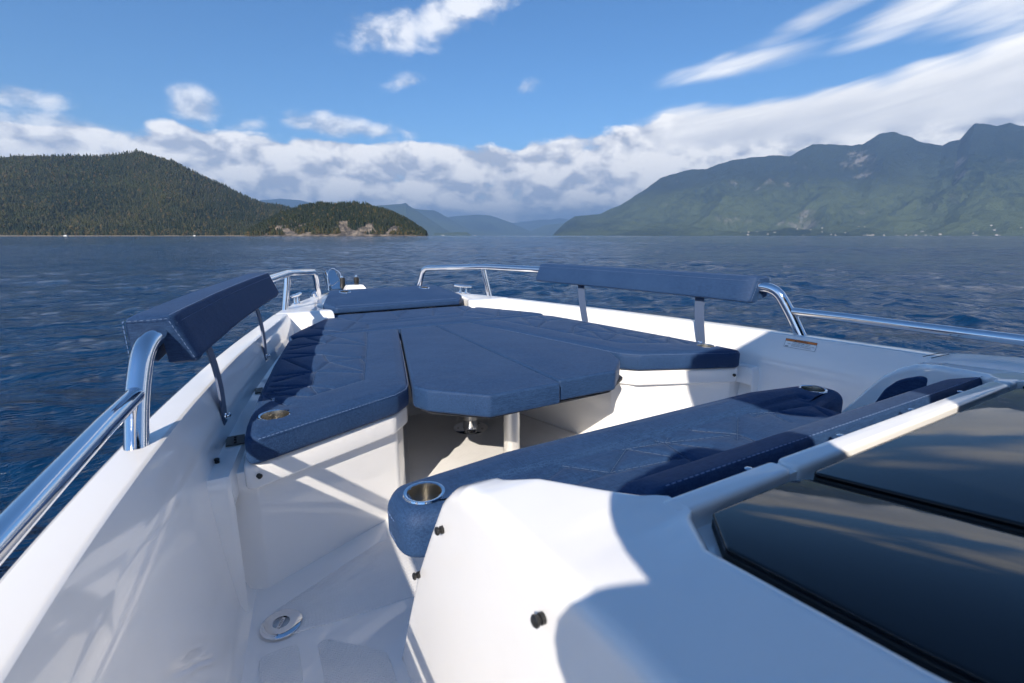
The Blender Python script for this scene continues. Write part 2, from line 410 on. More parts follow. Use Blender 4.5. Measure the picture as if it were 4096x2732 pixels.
# ------------------------------------------------------------------ sea
def sea():
    SEA = -.45
    # fan of rings round the boat, fine where the camera looks, coarse elsewhere
    h0 = math.pi/2-R(HEAD)
    a = np.concatenate([np.linspace(-R(54), R(54), 640), np.linspace(R(54), 2*math.pi-R(54), 90)[1:-1]]) + h0
    r = np.concatenate([np.geomspace(.9, 260, 1050), np.geomspace(260, 30000, 70)[1:]])
    A, Rr = np.meshgrid(a, r); X = Rr*np.cos(A)-1.0; Y = Rr*np.sin(A); Z = np.zeros_like(X)
    g = np.random.default_rng(5); DX = np.zeros_like(X); DY = np.zeros_like(X)
    wind = R(200)
    cell = Rr*.0056
    for i in range(90):
        lam = .13*(30.0)**((i+g.random())/90); th = wind+g.normal(0, .75); kx, ky = math.cos(th)*2*math.pi/lam, math.sin(th)*2*math.pi/lam
        amp = .0034*lam**.86*(.55+.9*g.random()); amp = min(amp, .009)
        ph = X*kx+Y*ky+g.random()*6.28; at = np.clip((lam/cell-2.5)/3, 0, 1)*amp
        Z += at*np.cos(ph); DX -= .75*at*math.cos(th)*np.sin(ph); DY -= .75*at*math.sin(th)*np.sin(ph)
    gustn = .75+.5*(np.sin(X*.11+Y*.05)*np.sin(Y*.083-X*.03+1))
    Z *= gustn; X = X+DX; Y = Y+DY
    nr, na = X.shape
    V = np.stack([X, Y, Z+SEA], -1).reshape(-1, 3)
    i = np.arange(nr-1)[:, None]*na; j = np.arange(na)[None, :]; j2 = (j+1) % na
    F = np.stack([i+j, i+j2, i+na+j2, i+na+j], -1).reshape(-1, 4)[:, ::-1]
    me = bpy.data.meshes.new('sea'); me.vertices.add(len(V)); me.vertices.foreach_set('co', V.astype('f4').ravel())
    me.loops.add(F.size); me.loops.foreach_set('vertex_index', F.ravel().astype('i4')); me.polygons.add(len(F))
    me.polygons.foreach_set('loop_start', np.arange(0, F.size, 4, dtype='i4')); me.update(calc_edges=True)
    tag(link('sea', me, M['water'], None, True, None), kind='structure')
    return SEA
SEA = sea()

# ------------------------------------------------------------------ land
_H = np.random.default_rng(3).random((256, 256))
def vnoise(x, y):
    xi = np.floor(x).astype(int); yi = np.floor(y).astype(int); fx = x-xi; fy = y-yi
    fx = fx*fx*(3-2*fx); fy = fy*fy*(3-2*fy); h = lambda a, b: _H[a % 256, b % 256]
    return (h(xi, yi)*(1-fx)+h(xi+1, yi)*fx)*(1-fy)+(h(xi, yi+1)*(1-fx)+h(xi+1, yi+1)*fx)*fy
def fbm(x, y, o=5):
    s = 0; a = .5; 
    for q in range(o): s = s+a*(vnoise(x*2**q+q*17.3, y*2**q+q*9.1)-.5); a *= .5
    return s

class Land:
    def __init__(s, prof, D0, D1, gully=.25, p=1.15, wl=600, tree=0.0, back=1.5, rough=.02):
        s.az = np.array([q[0] for q in prof]); s.el = np.array([q[1] for q in prof]); s.D0, s.D1, s.g, s.p, s.wl, s.tree, s.back, s.rough = D0, D1, gully, p, wl, tree, back, rough
    def pos(s, az, t):
        d = s.D0+(s.D1-s.D0)*t; a = np.radians(HEAD+az); x = np.sin(a)*d-1.01; y = np.cos(a)*d
        H = np.maximum(s.D1*np.tan(np.radians(np.interp(az, s.az, s.el)))-s.tree, 0)
        tt = np.clip(t, 0, 1); g = tt**s.p
        g = np.where(t > 1, np.clip(1-(t-1)/(s.back-1), 0, 1)**1.3, g)
        nz = fbm(x/s.wl, y/s.wl, 5); rid = np.abs(fbm(x/s.wl*.8+40, y/s.wl*.8, 4))*2
        env = np.clip(4*tt*(1-tt), 0, 1)*(t <= 1)
        rid2 = np.abs(fbm(x/s.wl*2.6+11, y/s.wl*2.6+7, 3))*2
        z = H*(g+s.g*env*(nz*1.1-rid*.7-rid2*.30))+s.rough*H*fbm(x/s.wl*6, y/s.wl*6, 4)*np.clip(t*6, 0, 1)
        return x, y, np.maximum(z, -6*(t < .02))+SEA-.2*(t < .01), H
    def build(s, name, na, nt, mt, label=None, cat=None, kind='structure'):
        az = np.linspace(s.az[0], s.az[-1], na); t = np.concatenate([[-.02], np.linspace(0, 1, nt)**1.0, np.linspace(1.0, s.back, 12)[1:]])
        A, T = np.meshgrid(az, t); x, y, z, H = s.pos(A, T); nr, nc = x.shape
        V = np.stack([x, y, z], -1).reshape(-1, 3); i = np.arange(nr-1)[:, None]*nc; j = np.arange(nc-1)[None, :]
        F = np.stack([i+j, i+j+1, i+nc+j+1, i+nc+j], -1).reshape(-1, 4)
        me = bpy.data.meshes.new(name); me.from_pydata(V.tolist(), [], F.tolist()); me.update()
        o = link(name, me, mt, None, True, None); tag(o, label, cat, None, kind); return o

def forest(name, land, n, hmin, hmax, label, tmax=1.04, keep=None):
    az = rng.uniform(land.az[0], land.az[-1], int(n*1.4)); t = rng.uniform(.0, tmax, int(n*1.4))**.85
    x, y, z, H = land.pos(az, t)
    if keep is not None: ok = keep(x, y, z, az, t) & (z > SEA+.8)
    else: ok = z > SEA+.8
    az, t, x, y, z = az[ok][:n], t[ok][:n], x[ok][:n], y[ok][:n], z[ok][:n]; n = len(x)
    h = (hmin+(hmax-hmin)*rng.random(n)**1.6*1.25)*(.55+.95*np.clip(fbm(x/45, y/45, 3)+.5, 0, 1)); ws = rng.uniform(.75, 1.7, n); dec = rng.random(n) < np.where(t < .12, .45, .16)
    K = 5; V = []; F = []; C = []
    tiers = [(.05, .62, .19), (.36, 1.0, .135)]
    base = 0; stand_shade = np.clip(.42+fbm(x/190, y/190, 4)*2.6+.35*np.clip(.4-t, -.3, .4), 0, 1)  # random tree tones, plus shadow bands painted in: darker up the slope
    c1 = np.array([.012, .020, .010]); c2 = np.array([.046, .048, .020]); c3 = np.array([.090, .066, .028])
    col = c1+(c2-c1)*np.clip(stand_shade+rng.normal(0, .25, n), 0, 1)[:, None]
    col = np.where(dec[:, None], c2+(c3-c2)*rng.random(n)[:, None], col)
    for z0, z1, rr in tiers:
        ph = rng.random(n)*6.28; z1v = np.where(dec, z1*.72, z1); rv = np.where(dec, rr*1.75, rr)*ws
        ring = np.zeros((n, K+1, 3))
        for q in range(K):
            an = ph+2*math.pi*q/K; jit = rng.uniform(.7, 1.25, n)
            ring[:, q, 0] = x+np.cos(an)*rv*h*jit; ring[:, q, 1] = y+np.sin(an)*rv*h*jit; ring[:, q, 2] = z+h*(z0+rng.uniform(-.05, .05, n))
        ring[:, K, 0] = x+rng.normal(0, .02, n)*h; ring[:, K, 1] = y+rng.normal(0, .02, n)*h; ring[:, K, 2] = z+h*z1v
        V.append(ring.reshape(-1, 3)); i = base+np.arange(n)[:, None]*(K+1); q = np.arange(K)[None, :]
        F.append(np.stack([i+q, i+(q+1) % K, i+K+0*q], -1).reshape(-1, 3)); C.append(np.repeat(col*rng.uniform(.85, 1.15, (n, 1)), K+1, 0)); base += n*(K+1)
    V = np.concatenate(V); F = np.concatenate(F); C = np.concatenate(C)
    me = bpy.data.meshes.new(name); me.vertices.add(len(V)); me.vertices.foreach_set('co', V.astype('f4').ravel())
    me.loops.add(F.size); me.loops.foreach_set('vertex_index', F.ravel().astype('i4')); me.polygons.add(len(F))
    me.polygons.foreach_set('loop_start', np.arange(0, F.size, 3, dtype='i4')); me.update(calc_edges=True)
    ca = me.color_attributes.new('tint', 'FLOAT_COLOR', 'POINT'); ca.data.foreach_set('color', np.concatenate([C, np.ones((len(C), 1))], 1).astype('f4').ravel())
    tag(link(name, me, M['tree'], None, False), label, 'forest', None, 'stuff')

LEFT = Land([(-75, 3.0), (-62, 5.0), (-52, 6.0), (-45.19, 6.27), (-44.32, 6.46), (-42.55, 6.61), (-40.65, 6.85), (-39.01, 6.91), (-37.59, 7.29), (-36.32, 7.52), (-35.05, 7.38), (-33.59, 6.9), (-31.73, 5.92), (-29.75, 4.99), (-27.69, 3.76), (-26.37, 3.37), (-24.98, 3.23), (-23.58, 2.89), (-22.43, 2.14), (-20, .8), (-18, 0)],
            1350, 2130, .24, 1.25, 300, 6, 1.5, .04)
HEADL = Land([(-30.5, 0), (-28.97, .1), (-28.01, .68), (-26.78, 1.57), (-25.54, 2.34), (-23.56, 3.14), (-21.56, 3.57), (-19.28, 3.75), (-17.47, 3.79), (-15.91, 3.51), (-13.8, 2.84), (-12.19, 2.21), (-11.11, 1.5), (-10.29, .95), (-9.85, .45), (-9.68, .05)],
             950, 1095, .30, .80, 70, 7, 1.9, .16)
def land():
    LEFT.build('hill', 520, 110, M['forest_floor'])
    HEADL.build('headland', 420, 70, M['rock'])
    forest('forest', LEFT, 46000, 5.5, 10.5, 'dark conifer forest covering the long hill on the left shore')
    bare = lambda x, y, z, az, t: (fbm(x/22+5, y/22, 4) < .125+.30*np.clip((t-.42)*2.4, -.3, 1)+.05*(az < -20)) & (t > .03)
    forest('forest', HEADL, 10000, 5.5, 10, 'pointed conifers covering the low rocky headland', 1.25, bare)
    # strip of pale beach under the hill
    az = np.linspace(-60, -24, 260); d = 1347-np.clip(fbm(az*2.2, az*0, 4)*24, -5, 6)
    vs = []
    for aa, dd in zip(az, d):
        q = R(HEAD+aa)
        for k_, zz in ((dd, -.1), (dd+4, .5+3.2*max(0, float(fbm(np.array([aa*1.7]), np.array([3.3]), 4)[0]))), (dd+26, 1.4)): vs.append((math.sin(q)*k_-1.01, math.cos(q)*k_, SEA+zz))
    fs = [(i*3+j, i*3+j+1, i*3+j+4, i*3+j+3) for i in range(len(az)-1) for j in (0, 1)]
    tag(mesh('beach', vs, fs, M['sand'], None, True, None), kind='structure')
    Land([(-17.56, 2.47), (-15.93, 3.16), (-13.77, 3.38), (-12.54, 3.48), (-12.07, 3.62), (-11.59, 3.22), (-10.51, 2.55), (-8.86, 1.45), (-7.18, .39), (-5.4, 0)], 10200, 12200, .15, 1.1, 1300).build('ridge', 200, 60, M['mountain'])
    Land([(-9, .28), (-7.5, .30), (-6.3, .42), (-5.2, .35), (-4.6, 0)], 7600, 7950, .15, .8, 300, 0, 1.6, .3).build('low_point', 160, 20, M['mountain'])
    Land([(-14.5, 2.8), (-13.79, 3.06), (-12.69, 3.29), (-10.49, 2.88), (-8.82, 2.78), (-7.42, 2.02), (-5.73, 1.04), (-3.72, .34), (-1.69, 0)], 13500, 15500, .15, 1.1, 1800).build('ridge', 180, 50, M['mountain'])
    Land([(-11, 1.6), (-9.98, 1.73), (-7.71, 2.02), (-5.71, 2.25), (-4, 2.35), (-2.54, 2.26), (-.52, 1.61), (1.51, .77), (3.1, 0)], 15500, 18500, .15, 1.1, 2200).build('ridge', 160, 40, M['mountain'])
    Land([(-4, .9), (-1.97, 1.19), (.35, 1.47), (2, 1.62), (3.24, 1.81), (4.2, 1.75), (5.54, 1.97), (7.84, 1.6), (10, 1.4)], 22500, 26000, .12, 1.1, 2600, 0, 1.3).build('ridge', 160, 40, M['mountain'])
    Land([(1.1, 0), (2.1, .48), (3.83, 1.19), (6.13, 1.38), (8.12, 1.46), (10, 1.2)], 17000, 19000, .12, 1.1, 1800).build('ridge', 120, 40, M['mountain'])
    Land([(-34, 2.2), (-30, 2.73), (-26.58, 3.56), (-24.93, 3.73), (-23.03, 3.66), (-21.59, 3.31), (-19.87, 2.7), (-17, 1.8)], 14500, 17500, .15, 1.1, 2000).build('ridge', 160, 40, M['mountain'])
    RM = Land([(4.71, .03), (5.14, .48), (6.13, 1.46), (7.25, 2.16), (10.07, 2.42), (12.24, 3.35), (14.35, 4.65), (16.39, 6.03), (18.4, 6.72), (19.41, 6.81), (21.14, 6.93), (23.49, 7.59), (25.1, 7.78), (26.92, 7.73), (28.67, 7.72), (29.48, 8.12), (30.47, 8.53), (31.51, 8.39), (32.7, 8.39), (34.48, 8.01), (34.99, 8.39), (35.65, 8.94), (36.73, 8.92), (37.83, 8.49), (38.91, 8.07), (40.13, 7.58), (40.56, 7.88), (41.19, 7.91), (41.56, 8.53), (41.93, 9.05), (42.39, 8.98), (43.32, 8.67), (44.01, 8.75), (44.83, 8.51), (48, 8.2), (54, 9.0), (62, 7.5), (72, 5)],
              5600, 8600, .55, 1.45, 1500, 0, 1.4, .075)
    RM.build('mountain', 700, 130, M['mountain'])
    # houses scattered along the far shore
    hm = MB().box((0, 0, 3.5), (16, 11, 7)); roof = MB().add([(-9, -6.5, 6.9), (9, -6.5, 6.9), (9, 6.5, 6.9), (-9, 6.5, 6.9), (-9, 0, 11), (9, 0, 11)], [(0, 1, 5, 4), (2, 3, 4, 5), (0, 4, 3), (1, 2, 5), (0, 3, 2, 1)])
    g = random.Random(4); first = None
    for i in range(46):
        az = g.choice([g.uniform(33, 46), g.uniform(24, 46), g.uniform(26, 46)]); t = g.choice([g.uniform(.004, .02), g.uniform(.01, .12), g.uniform(.03, .2)])
        x, y, z, H = RM.pos(np.array([az]), np.array([t])); e = empty('house', (float(x[0]), float(y[0]), float(z[0])-1.0)); e.rotation_euler = (0, 0, g.uniform(0, 3)); e.scale = [g.uniform(.7, 1.3)]*3
        tag(e, 'tiny pale house on the wooded far shore below the right mountains', 'house', 'houses along the far shore')
        if first is None:
            a = hm.build('wall', M['house_wall'], e, False); b = roof.build('roof', M['house_roof'], e, False); first = (a, b)
        else:
            for s in first:
                c = s.copy(); COL.objects.link(c); c.parent = e
    # small boats near the left shore and by the far point
    def craft(name, label, az, d, sc, mast):
        q = R(HEAD+az); e = empty(name, (math.sin(q)*d-1.01, math.cos(q)*d, SEA)); e.rotation_euler = (0, 0, .9); e.scale = (sc,)*3; tag(e, label, 'boat')
        secs = []
        for u in np.linspace(-1, 1, 9):
            w = 1.5*(1-max(0, u)**2.2)*(.8 if u < -.8 else 1); secs.append([(-w, u*5, 1.3+.3*max(0, u)), (-w*.7, u*5, -.3), (w*.7, u*5, -.3), (w, u*5, 1.3+.3*max(0, u))])
        MB().loft(secs, True, True).build('hull', M['sail_white'], e, True)
        MB().loft([[(-.9, -3, 1.25), (.9, -3, 1.25), (.9, 1.6, 1.25), (-.9, 1.6, 1.25)], [(-.7, -2.7, 2.3), (.7, -2.7, 2.3), (.7, .8, 2.3), (-.7, .8, 2.3)]], True, True).build('cabin', M['sail_white'], e, True)
        if mast:
            MB().tube([(0, .6, 1.2), (0, .6, 14)], .09, 6).build('mast', M['sail_white'], e); MB().tube([(0, .6, 2.6), (0, -4, 2.5)], .22, 6).build('boom', M['sail_white'], e)
    craft('sailboat', 'tiny white sailboat anchored under the dark hill on the left', -42.3, 1250, .9, True)
    craft('sailboat', 'tiny sailboat just left of where the hill meets the rocky headland', -32.9, 1290, .75, True)
    craft('ferry', 'small white ferry at the point right of the rocky headland', -8.0, 7000, 4, False)
    craft('ferry', 'distant white vessel off the low point in the middle of the sound', -4.3, 7200, 3, False)
land()

# ------------------------------------------------------------------ the boat
BOAT = empty('motorboat', (0, 0, 0)); tag(BOAT, 'white motorboat with open bow seating, chrome rails and dark glass cabin top', 'boat')
XO = [(-3, 1.38), (-1.5, 1.385), (0, 1.375), (.5, 1.36), (.83, 1.342), (1.15, 1.308), (1.5, 1.262), (2.05, 1.168), (2.5, 1.074), (2.9, .98), (3.3, .885), (3.6, .812), (4.0, .675), (4.34, .53), (4.53, .42), (4.7, .29), (4.82, .15), (4.87, .02)]
_xk = np.array([p[0] for p in XO]); _xv = np.array([p[1] for p in XO])
def xo(Y):
    # smoothed reading of the outline
    return float(np.mean([np.interp(Y+q, _xk, _xv) for q in (-.12, -.06, 0, .06, .12)])) if Y < 4.3 else float(np.interp(Y, _xk, _xv))
def zg(Y): return .5455-.0165*(Y-1.2)
FLOOR = -.04

def hull():
    st = list(np.arange(-3, 3.41, .06))
    for sg in (-1, 1):
        secs = []
        for Y in st:
            x = xo(Y); z = zg(Y)
            pr = [(x-.25, -.7), (x-.13, SEA+.05), (x-.02, .30), (x+.004, z-.05), (x+.004, z-.018), (x-.001, z-.006), (x-.010, z-.0004), (x-.016, z), (x-.045, z+.001), (x-.074, z), (x-.080, z-.0004), (x-.0855, z-.003), (x-.088, z-.010), (x-.104, .485), (x-.108, .473), (x-.113, .46), (x-.127, .375), (x-.150, .14), (x-.168, .0), (x-.178, -.025), (x-.20, -.045)]
            secs.append([(sg*a, Y, b) for a, b in pr])
        MB().loft(secs).build('hull_side', M['gelcoat'], BOAT, True, 26)
    # bow: deck closed right across ahead of the bolster, side decks beside it
    def half(Y, stop):
        x = max(xo(Y), .004); z = zg(Y); e = min(.012, x*.4)
        row = [(x*.55, -.7), (x*.78, SEA+.05), (x*.97, .28), (x, z-.05), (x, z-.018), (x-e*.3, z-.006), (x-e, z-.0004), (x-e-min(.006, x*.05), z)]
        return row, x, z, e
    secs = []
    for Y in list(np.arange(3.985, 4.5, .06))+list(np.linspace(4.5, 4.865, 9)):
        row, x, z, e = half(Y, 0); pr = row+[((x-e)*q, z+.004*(1-q)) for q in (.9, .6, .3, 0)]
        secs.append([(-a, Y, b) for a, b in pr]+[(a, Y, b) for a, b in pr[::-1][1:]])
    first = [(a, y-.004, b-.006) for a, y, b in secs[0]]; drop = [(a, y-.006, min(b, .36)) for a, y, b in secs[0]]
    MB().loft([drop, first]+secs).build('bow', M['gelcoat'], BOAT, True, 50)
    for sg in (-1, 1):
        secs = []
        for Y in list(np.arange(3.40, 3.98, .045))+[3.985]:
            row, x, z, e = half(Y, 0); xi = float(np.interp(Y, [3.4, 3.5, 3.66, 3.98], [.50, .545, .565, .45]))
            pr = row+[(x-.05, z+.001), (xi+.016, z+.001), (xi+.010, z), (xi+.003, z-.005), (xi, z-.014), (xi-.006, .36)]
            secs.append([(sg*a, Y, b) for a, b in pr])
        # rounded aft edge of the side deck, swept back toward the gunwale, dropping to the seat ledge
        a0 = secs[0]; ed = []
        for dy, dz in ((-.085, -.14), (-.062, -.035), (-.050, -.012), (-.032, -.003)):
            ed.append([(a if k_ < 7 else a, y+(dy if k_ >= 7 else 0.0), (b+dz if k_ in range(7, len(a0)-1) else b)) for k_, (a, y, b) in enumerate(a0)])
        MB().loft(ed+secs).build('side_bow_deck', M['gelcoat'], BOAT, True, 50)
    # raised anchor platform on the bow deck
    pl = fillet([(-.50, 3.62), (-.56, 3.70), (-.50, 4.15), (-.33, 4.52), (.33, 4.52), (.50, 4.15), (.56, 3.70), (.50, 3.62)], .03)
    slab('anchor_platform', pl, zg(4.1)-.02, zg(4.1)+.022, .012, .001, M['gelcoat'], BOAT)
    # cockpit sole
    vs = []
    ys = list(np.arange(-3, 3.3, .15))
    for Y in ys: vs += [(-xo(Y)+.165, Y, FLOOR), (xo(Y)-.165, Y, FLOOR)]
    mesh('deck_sole', vs, [(2*i, 2*i+1, 2*i+3, 2*i+2) for i in range(len(ys)-1)], M['gelcoat'], BOAT, False)
    pads = [[(-1.075, 1.02), (-.985, 1.02), (-.985, 1.19), (-1.075, 1.19)], [(-.94, .6), (-.79, .6), (-.79, 1.05), (-.915, 1.165), (-.94, 1.165)], [(-1.075, .3), (-.985, .3), (-.985, .98), (-1.075, .98)],
            [(-1.06, 1.24), (-.90, 1.22), (-.60, 1.20), (-.60, 1.52), (-.72, 1.50), (-.99, 1.36), (-1.06, 1.32)], [(-.56, 1.16), (.60, 1.16), (.60, 1.60), (.46, 1.9), (.26, 2.62), (-.26, 2.62), (-.46, 1.9), (-.56, 1.60)]]
    for q in pads: slab('nonskid_panel', fillet(q, .02, 4), FLOOR-.001, FLOOR+.004, .002, .0005, M['nonskid'], BOAT, 2)
hull()

def studs(pts, parent, nrm):
    q = Vector(nrm).to_track_quat('Z', 'Y').to_matrix()
    for p in pts: MB().lathe([(.0068, -.004), (.0068, .003), (.005, .004), (.005, .0055), (.0072, .0068), (.0075, .0098), (.0052, .012), (.002, .0128)], p, 16, q).build('snap_stud', M['black'], parent)

def seat_bases():
    for sg in (-1, 1):
        f = lambda P: [(-sg*x, y) for x, y in P]
        base = f([(-1.035, 1.455), (-.57, 1.665), (-.525, 1.74), (-.40, 2.2), (-.24, 2.72), (-.24, 3.0), (-.80, 3.0), (-.90, 2.75), (-1.0, 2.3), (-1.10, 1.85), (-1.14, 1.60), (-1.15, 1.47)])
        b = slab('seat_base', fillet(base, [.02, .05, .05, 0, 0, 0, 0, 0, 0, 0, 0, 0], 6), FLOOR-.01, .345, .004, .001, M['gelcoat'], BOAT)
        lid = f([(-1.066, 1.418), (-.585, 1.622), (-.515, 1.705), (-.38, 2.2), (-.22, 2.75), (-.30, 2.80), (-.82, 2.80), (-.91, 2.38), (-1.0, 1.95), (-1.062, 1.52)])
        slab('seat_lid', fillet(lid, [.03, .06, .05, .0, .02, .02, .04, 0, 0, .02], 6), .298, .3735, .014, .008, M['gelcoat'], b, 4)
        # ledge beside the cushion
        ys = list(np.linspace(1.392, 3.40, 40)); rows = []
        for Y in ys:
            xw = xo(Y)-.120; xi = float(np.interp(Y, [1.392, 1.6, 2.2, 2.8, 3.4], [1.098, 1.068, .968, .78, .6])); rows.append([(sg*xw, Y, .3740), (sg*(xw-.012), Y, .3716), (sg*(xi+.01), Y, .3716), (sg*xi, Y, .3716), (sg*(xi-.004), Y, .362), (sg*(xi-.006), Y, .29)])
        r0 = [(a, y-.004, z-.006) for a, y, z in rows[0]]; r1 = [(a, y-.012, z-.03 if i < 5 else z) for i, (a, y, z) in enumerate(rows[0])]; r2 = [(a, y-.03, min(z, FLOOR)) for a, y, z in rows[0]]
        MB().loft([r2, r1, r0]+rows).build('side_ledge', M['gelcoat'], b, True, 50)
        nv = Vector((sg*.0-sg*.39, -.92, 0)).normalized()
        studs([(sg*.625, 1.634, .337), (sg*1.03, 1.462-.027, .337)], b, (-sg*.4, -.92, .0))
        studs([(sg*1.128, 1.50, .3735)], b, (0, 0, 1))
        hp = MB().box((sg*1.083, 1.64, .3755), (.052, .075, .003))
        for a in (-.022, 0, .022): hp.lathe([(.004, 0), (.004, .0025), (.002, .0035)], (sg*1.083, 1.64+a, .377), 10)
        hp.build('hinge_plate', M['black'], b)
        hp = MB().box((sg*1.0, 2.16, .3755), (.03, .07, .003)).build('hinge_plate', M['black'], b)
    fb = [(-.83, 2.83), (.83, 2.83), (.79, 2.98), (.66, 3.18), (.50, 3.40), (-.50, 3.40), (-.66, 3.18), (-.79, 2.98)]
    slab('bow_seat_base', fillet(fb, .03), FLOOR-.01, .373, .004, .001, M['gelcoat'], BOAT)
seat_bases()

# --- upholstery
PORT = [(-0.862, 2.591, -0.675, 2.553), (-0.873, 2.493, -0.675, 2.553), (-0.74, 2.757, -0.675, 2.553), (-0.675, 2.553, -0.596, 2.702), (-0.596, 2.702, -0.623, 2.783), (-0.596, 2.702, -0.497, 2.431), (-0.675, 2.553, -0.506, 2.392), (-0.893, 2.426, -0.718, 2.31), (-0.909, 2.344, -0.883, 2.312), (-0.883, 2.312, -0.718, 2.31), (-0.718, 2.31, -0.582, 2.144), (-0.718, 2.31, -0.718, 2.153), (-0.718, 2.153, -0.584, 2.136), (-0.718, 2.153, -0.619, 1.936), (-0.883, 2.312, -0.795, 2.013), (-0.795, 2.013, -0.718, 2.153), (-0.95, 2.044, -0.795, 2.013), (-0.972, 1.954, -0.795, 2.013), (-0.795, 2.013, -0.626, 1.902), (-0.795, 2.013, -0.832, 1.822), (-0.982, 1.907, -0.832, 1.822), (-0.999, 1.827, -0.832, 1.822), (-0.999, 1.827, -0.853, 1.704), (-0.832, 1.822, -0.762, 1.749), (-0.832, 1.822, -0.824, 1.719), (-0.994, 1.819, -0.927, 1.644), (-0.582, 2.144, -0.559, 2.175), (-0.582, 2.144, -0.589, 2.064), (-0.414, 2.792, -0.506, 2.392), (-0.506, 2.392, -0.648, 1.811), (-0.648, 1.811, -0.853, 1.704)]
FRONT = [(-0.298, 3.392, -0.404, 3.105), (-0.49, 3.397, -0.404, 3.105), (-0.404, 3.105, -0.256, 3.04), (-0.404, 3.105, -0.541, 2.836), (-0.605, 2.928, -0.541, 2.836), (-0.676, 3.013, -0.539, 2.835), (-0.644, 3.171, -0.676, 3.013), (-0.703, 3.17, -0.676, 3.013), (-0.541, 2.836, -0.382, 2.863),
         (-0.111, 3.429, -0.12, 3.163), (-0.12, 3.163, 0.002, 3.381), (-0.12, 3.163, -0.156, 3.054), (0.203, 3.347, 0.108, 3.103), (0.108, 3.103, -0.252, 3.047), (0.108, 3.103, 0.383, 3.092), (0.418, 3.436, 0.374, 3.173), (0.374, 3.173, 0.518, 3.336), (0.374, 3.173, 0.28, 3.007), (0.67, 3.209, 0.481, 2.86), (0.481, 2.86, 0.374, 3.173), (0.481, 2.86, 0.743, 2.84), (0.481, 2.86, 0.324, 2.915), (0.755, 2.999, 0.631, 2.846), (-.36, 2.98, .30, 2.98), (-.36, 2.98, -.385, 2.86), (.30, 2.98, .36, 2.86)]
LOUNGE = [(-0.17, 0.882, -0.05, 0.861), (-0.05, 0.861, 0.172, 0.799), (-0.17, 0.882, -0.293, 0.802), (-0.17, 0.882, -0.084, 0.773), (-0.05, 0.861, -0.084, 0.70), (-0.066, 0.882, -0.05, 0.861), (-0.05, 0.861, 0.011, 0.897), (-0.05, 0.861, 0.032, 0.773), (0.083, 0.883, 0.175, 0.801), (0.292, 0.886, 0.135, 0.773), (0.175, 0.801, 0.176, 0.731), (-0.373, 0.885, -0.293, 0.802), (-0.293, 0.802, -0.084, 0.773), (0.416, 0.865, 0.614, 0.84), (0.416, 0.865, 0.333, 0.89), (0.416, 0.865, 0.387, 0.779), (0.416, 0.865, 0.495, 0.773), (0.416, 0.865, 0.336, 0.862), (-0.237, 0.897, -0.17, 0.882), (0.292, 0.886, 0.333, 0.89),
          (-.62, .895, .63, .895), (-.62, .895, -.66, .80), (.63, .895, .66, .80), (-.55, .80, -.373, .885), (-.55, .80, -.293, .802), (.55, .75, .614, .84)]

def cup(parent, x, y, z, r=.045, tilt=None):
    """steel cup holder let into a cushion: rim, wall and floor"""
    mb = MB(); mb.lathe([(r*.90, .0015), (r*1.0, .003), (r*1.06, .0026), (r*1.10, -.001)], (0, 0, 0), 36, tilt, False)
    o = mb.build('cup_holder', M['chrome'], parent); o.location = (x, y, z)
    w = MB().lathe([(r*.90, .0015), (r*.88, -.004), (r*.86, -.055), (.001, -.056)], (0, 0, 0), 36, tilt, False).build('cup_wall', M['steel'], o)
    return o

def cut_hole(o, x, y, r, depth=.06):
    """bore the cup hole through the cushion top"""
    bm = bmesh.new(); bm.from_mesh(o.data)
    dele = [f for f in bm.faces if f.normal.z > .6 and all((v.co.x-x)**2+(v.co.y-y)**2 < (r*1.06)**2 for v in f.verts)]
    bmesh.ops.delete(bm, geom=dele, context='FACES')
    bm.to_mesh(o.data); bm.free()

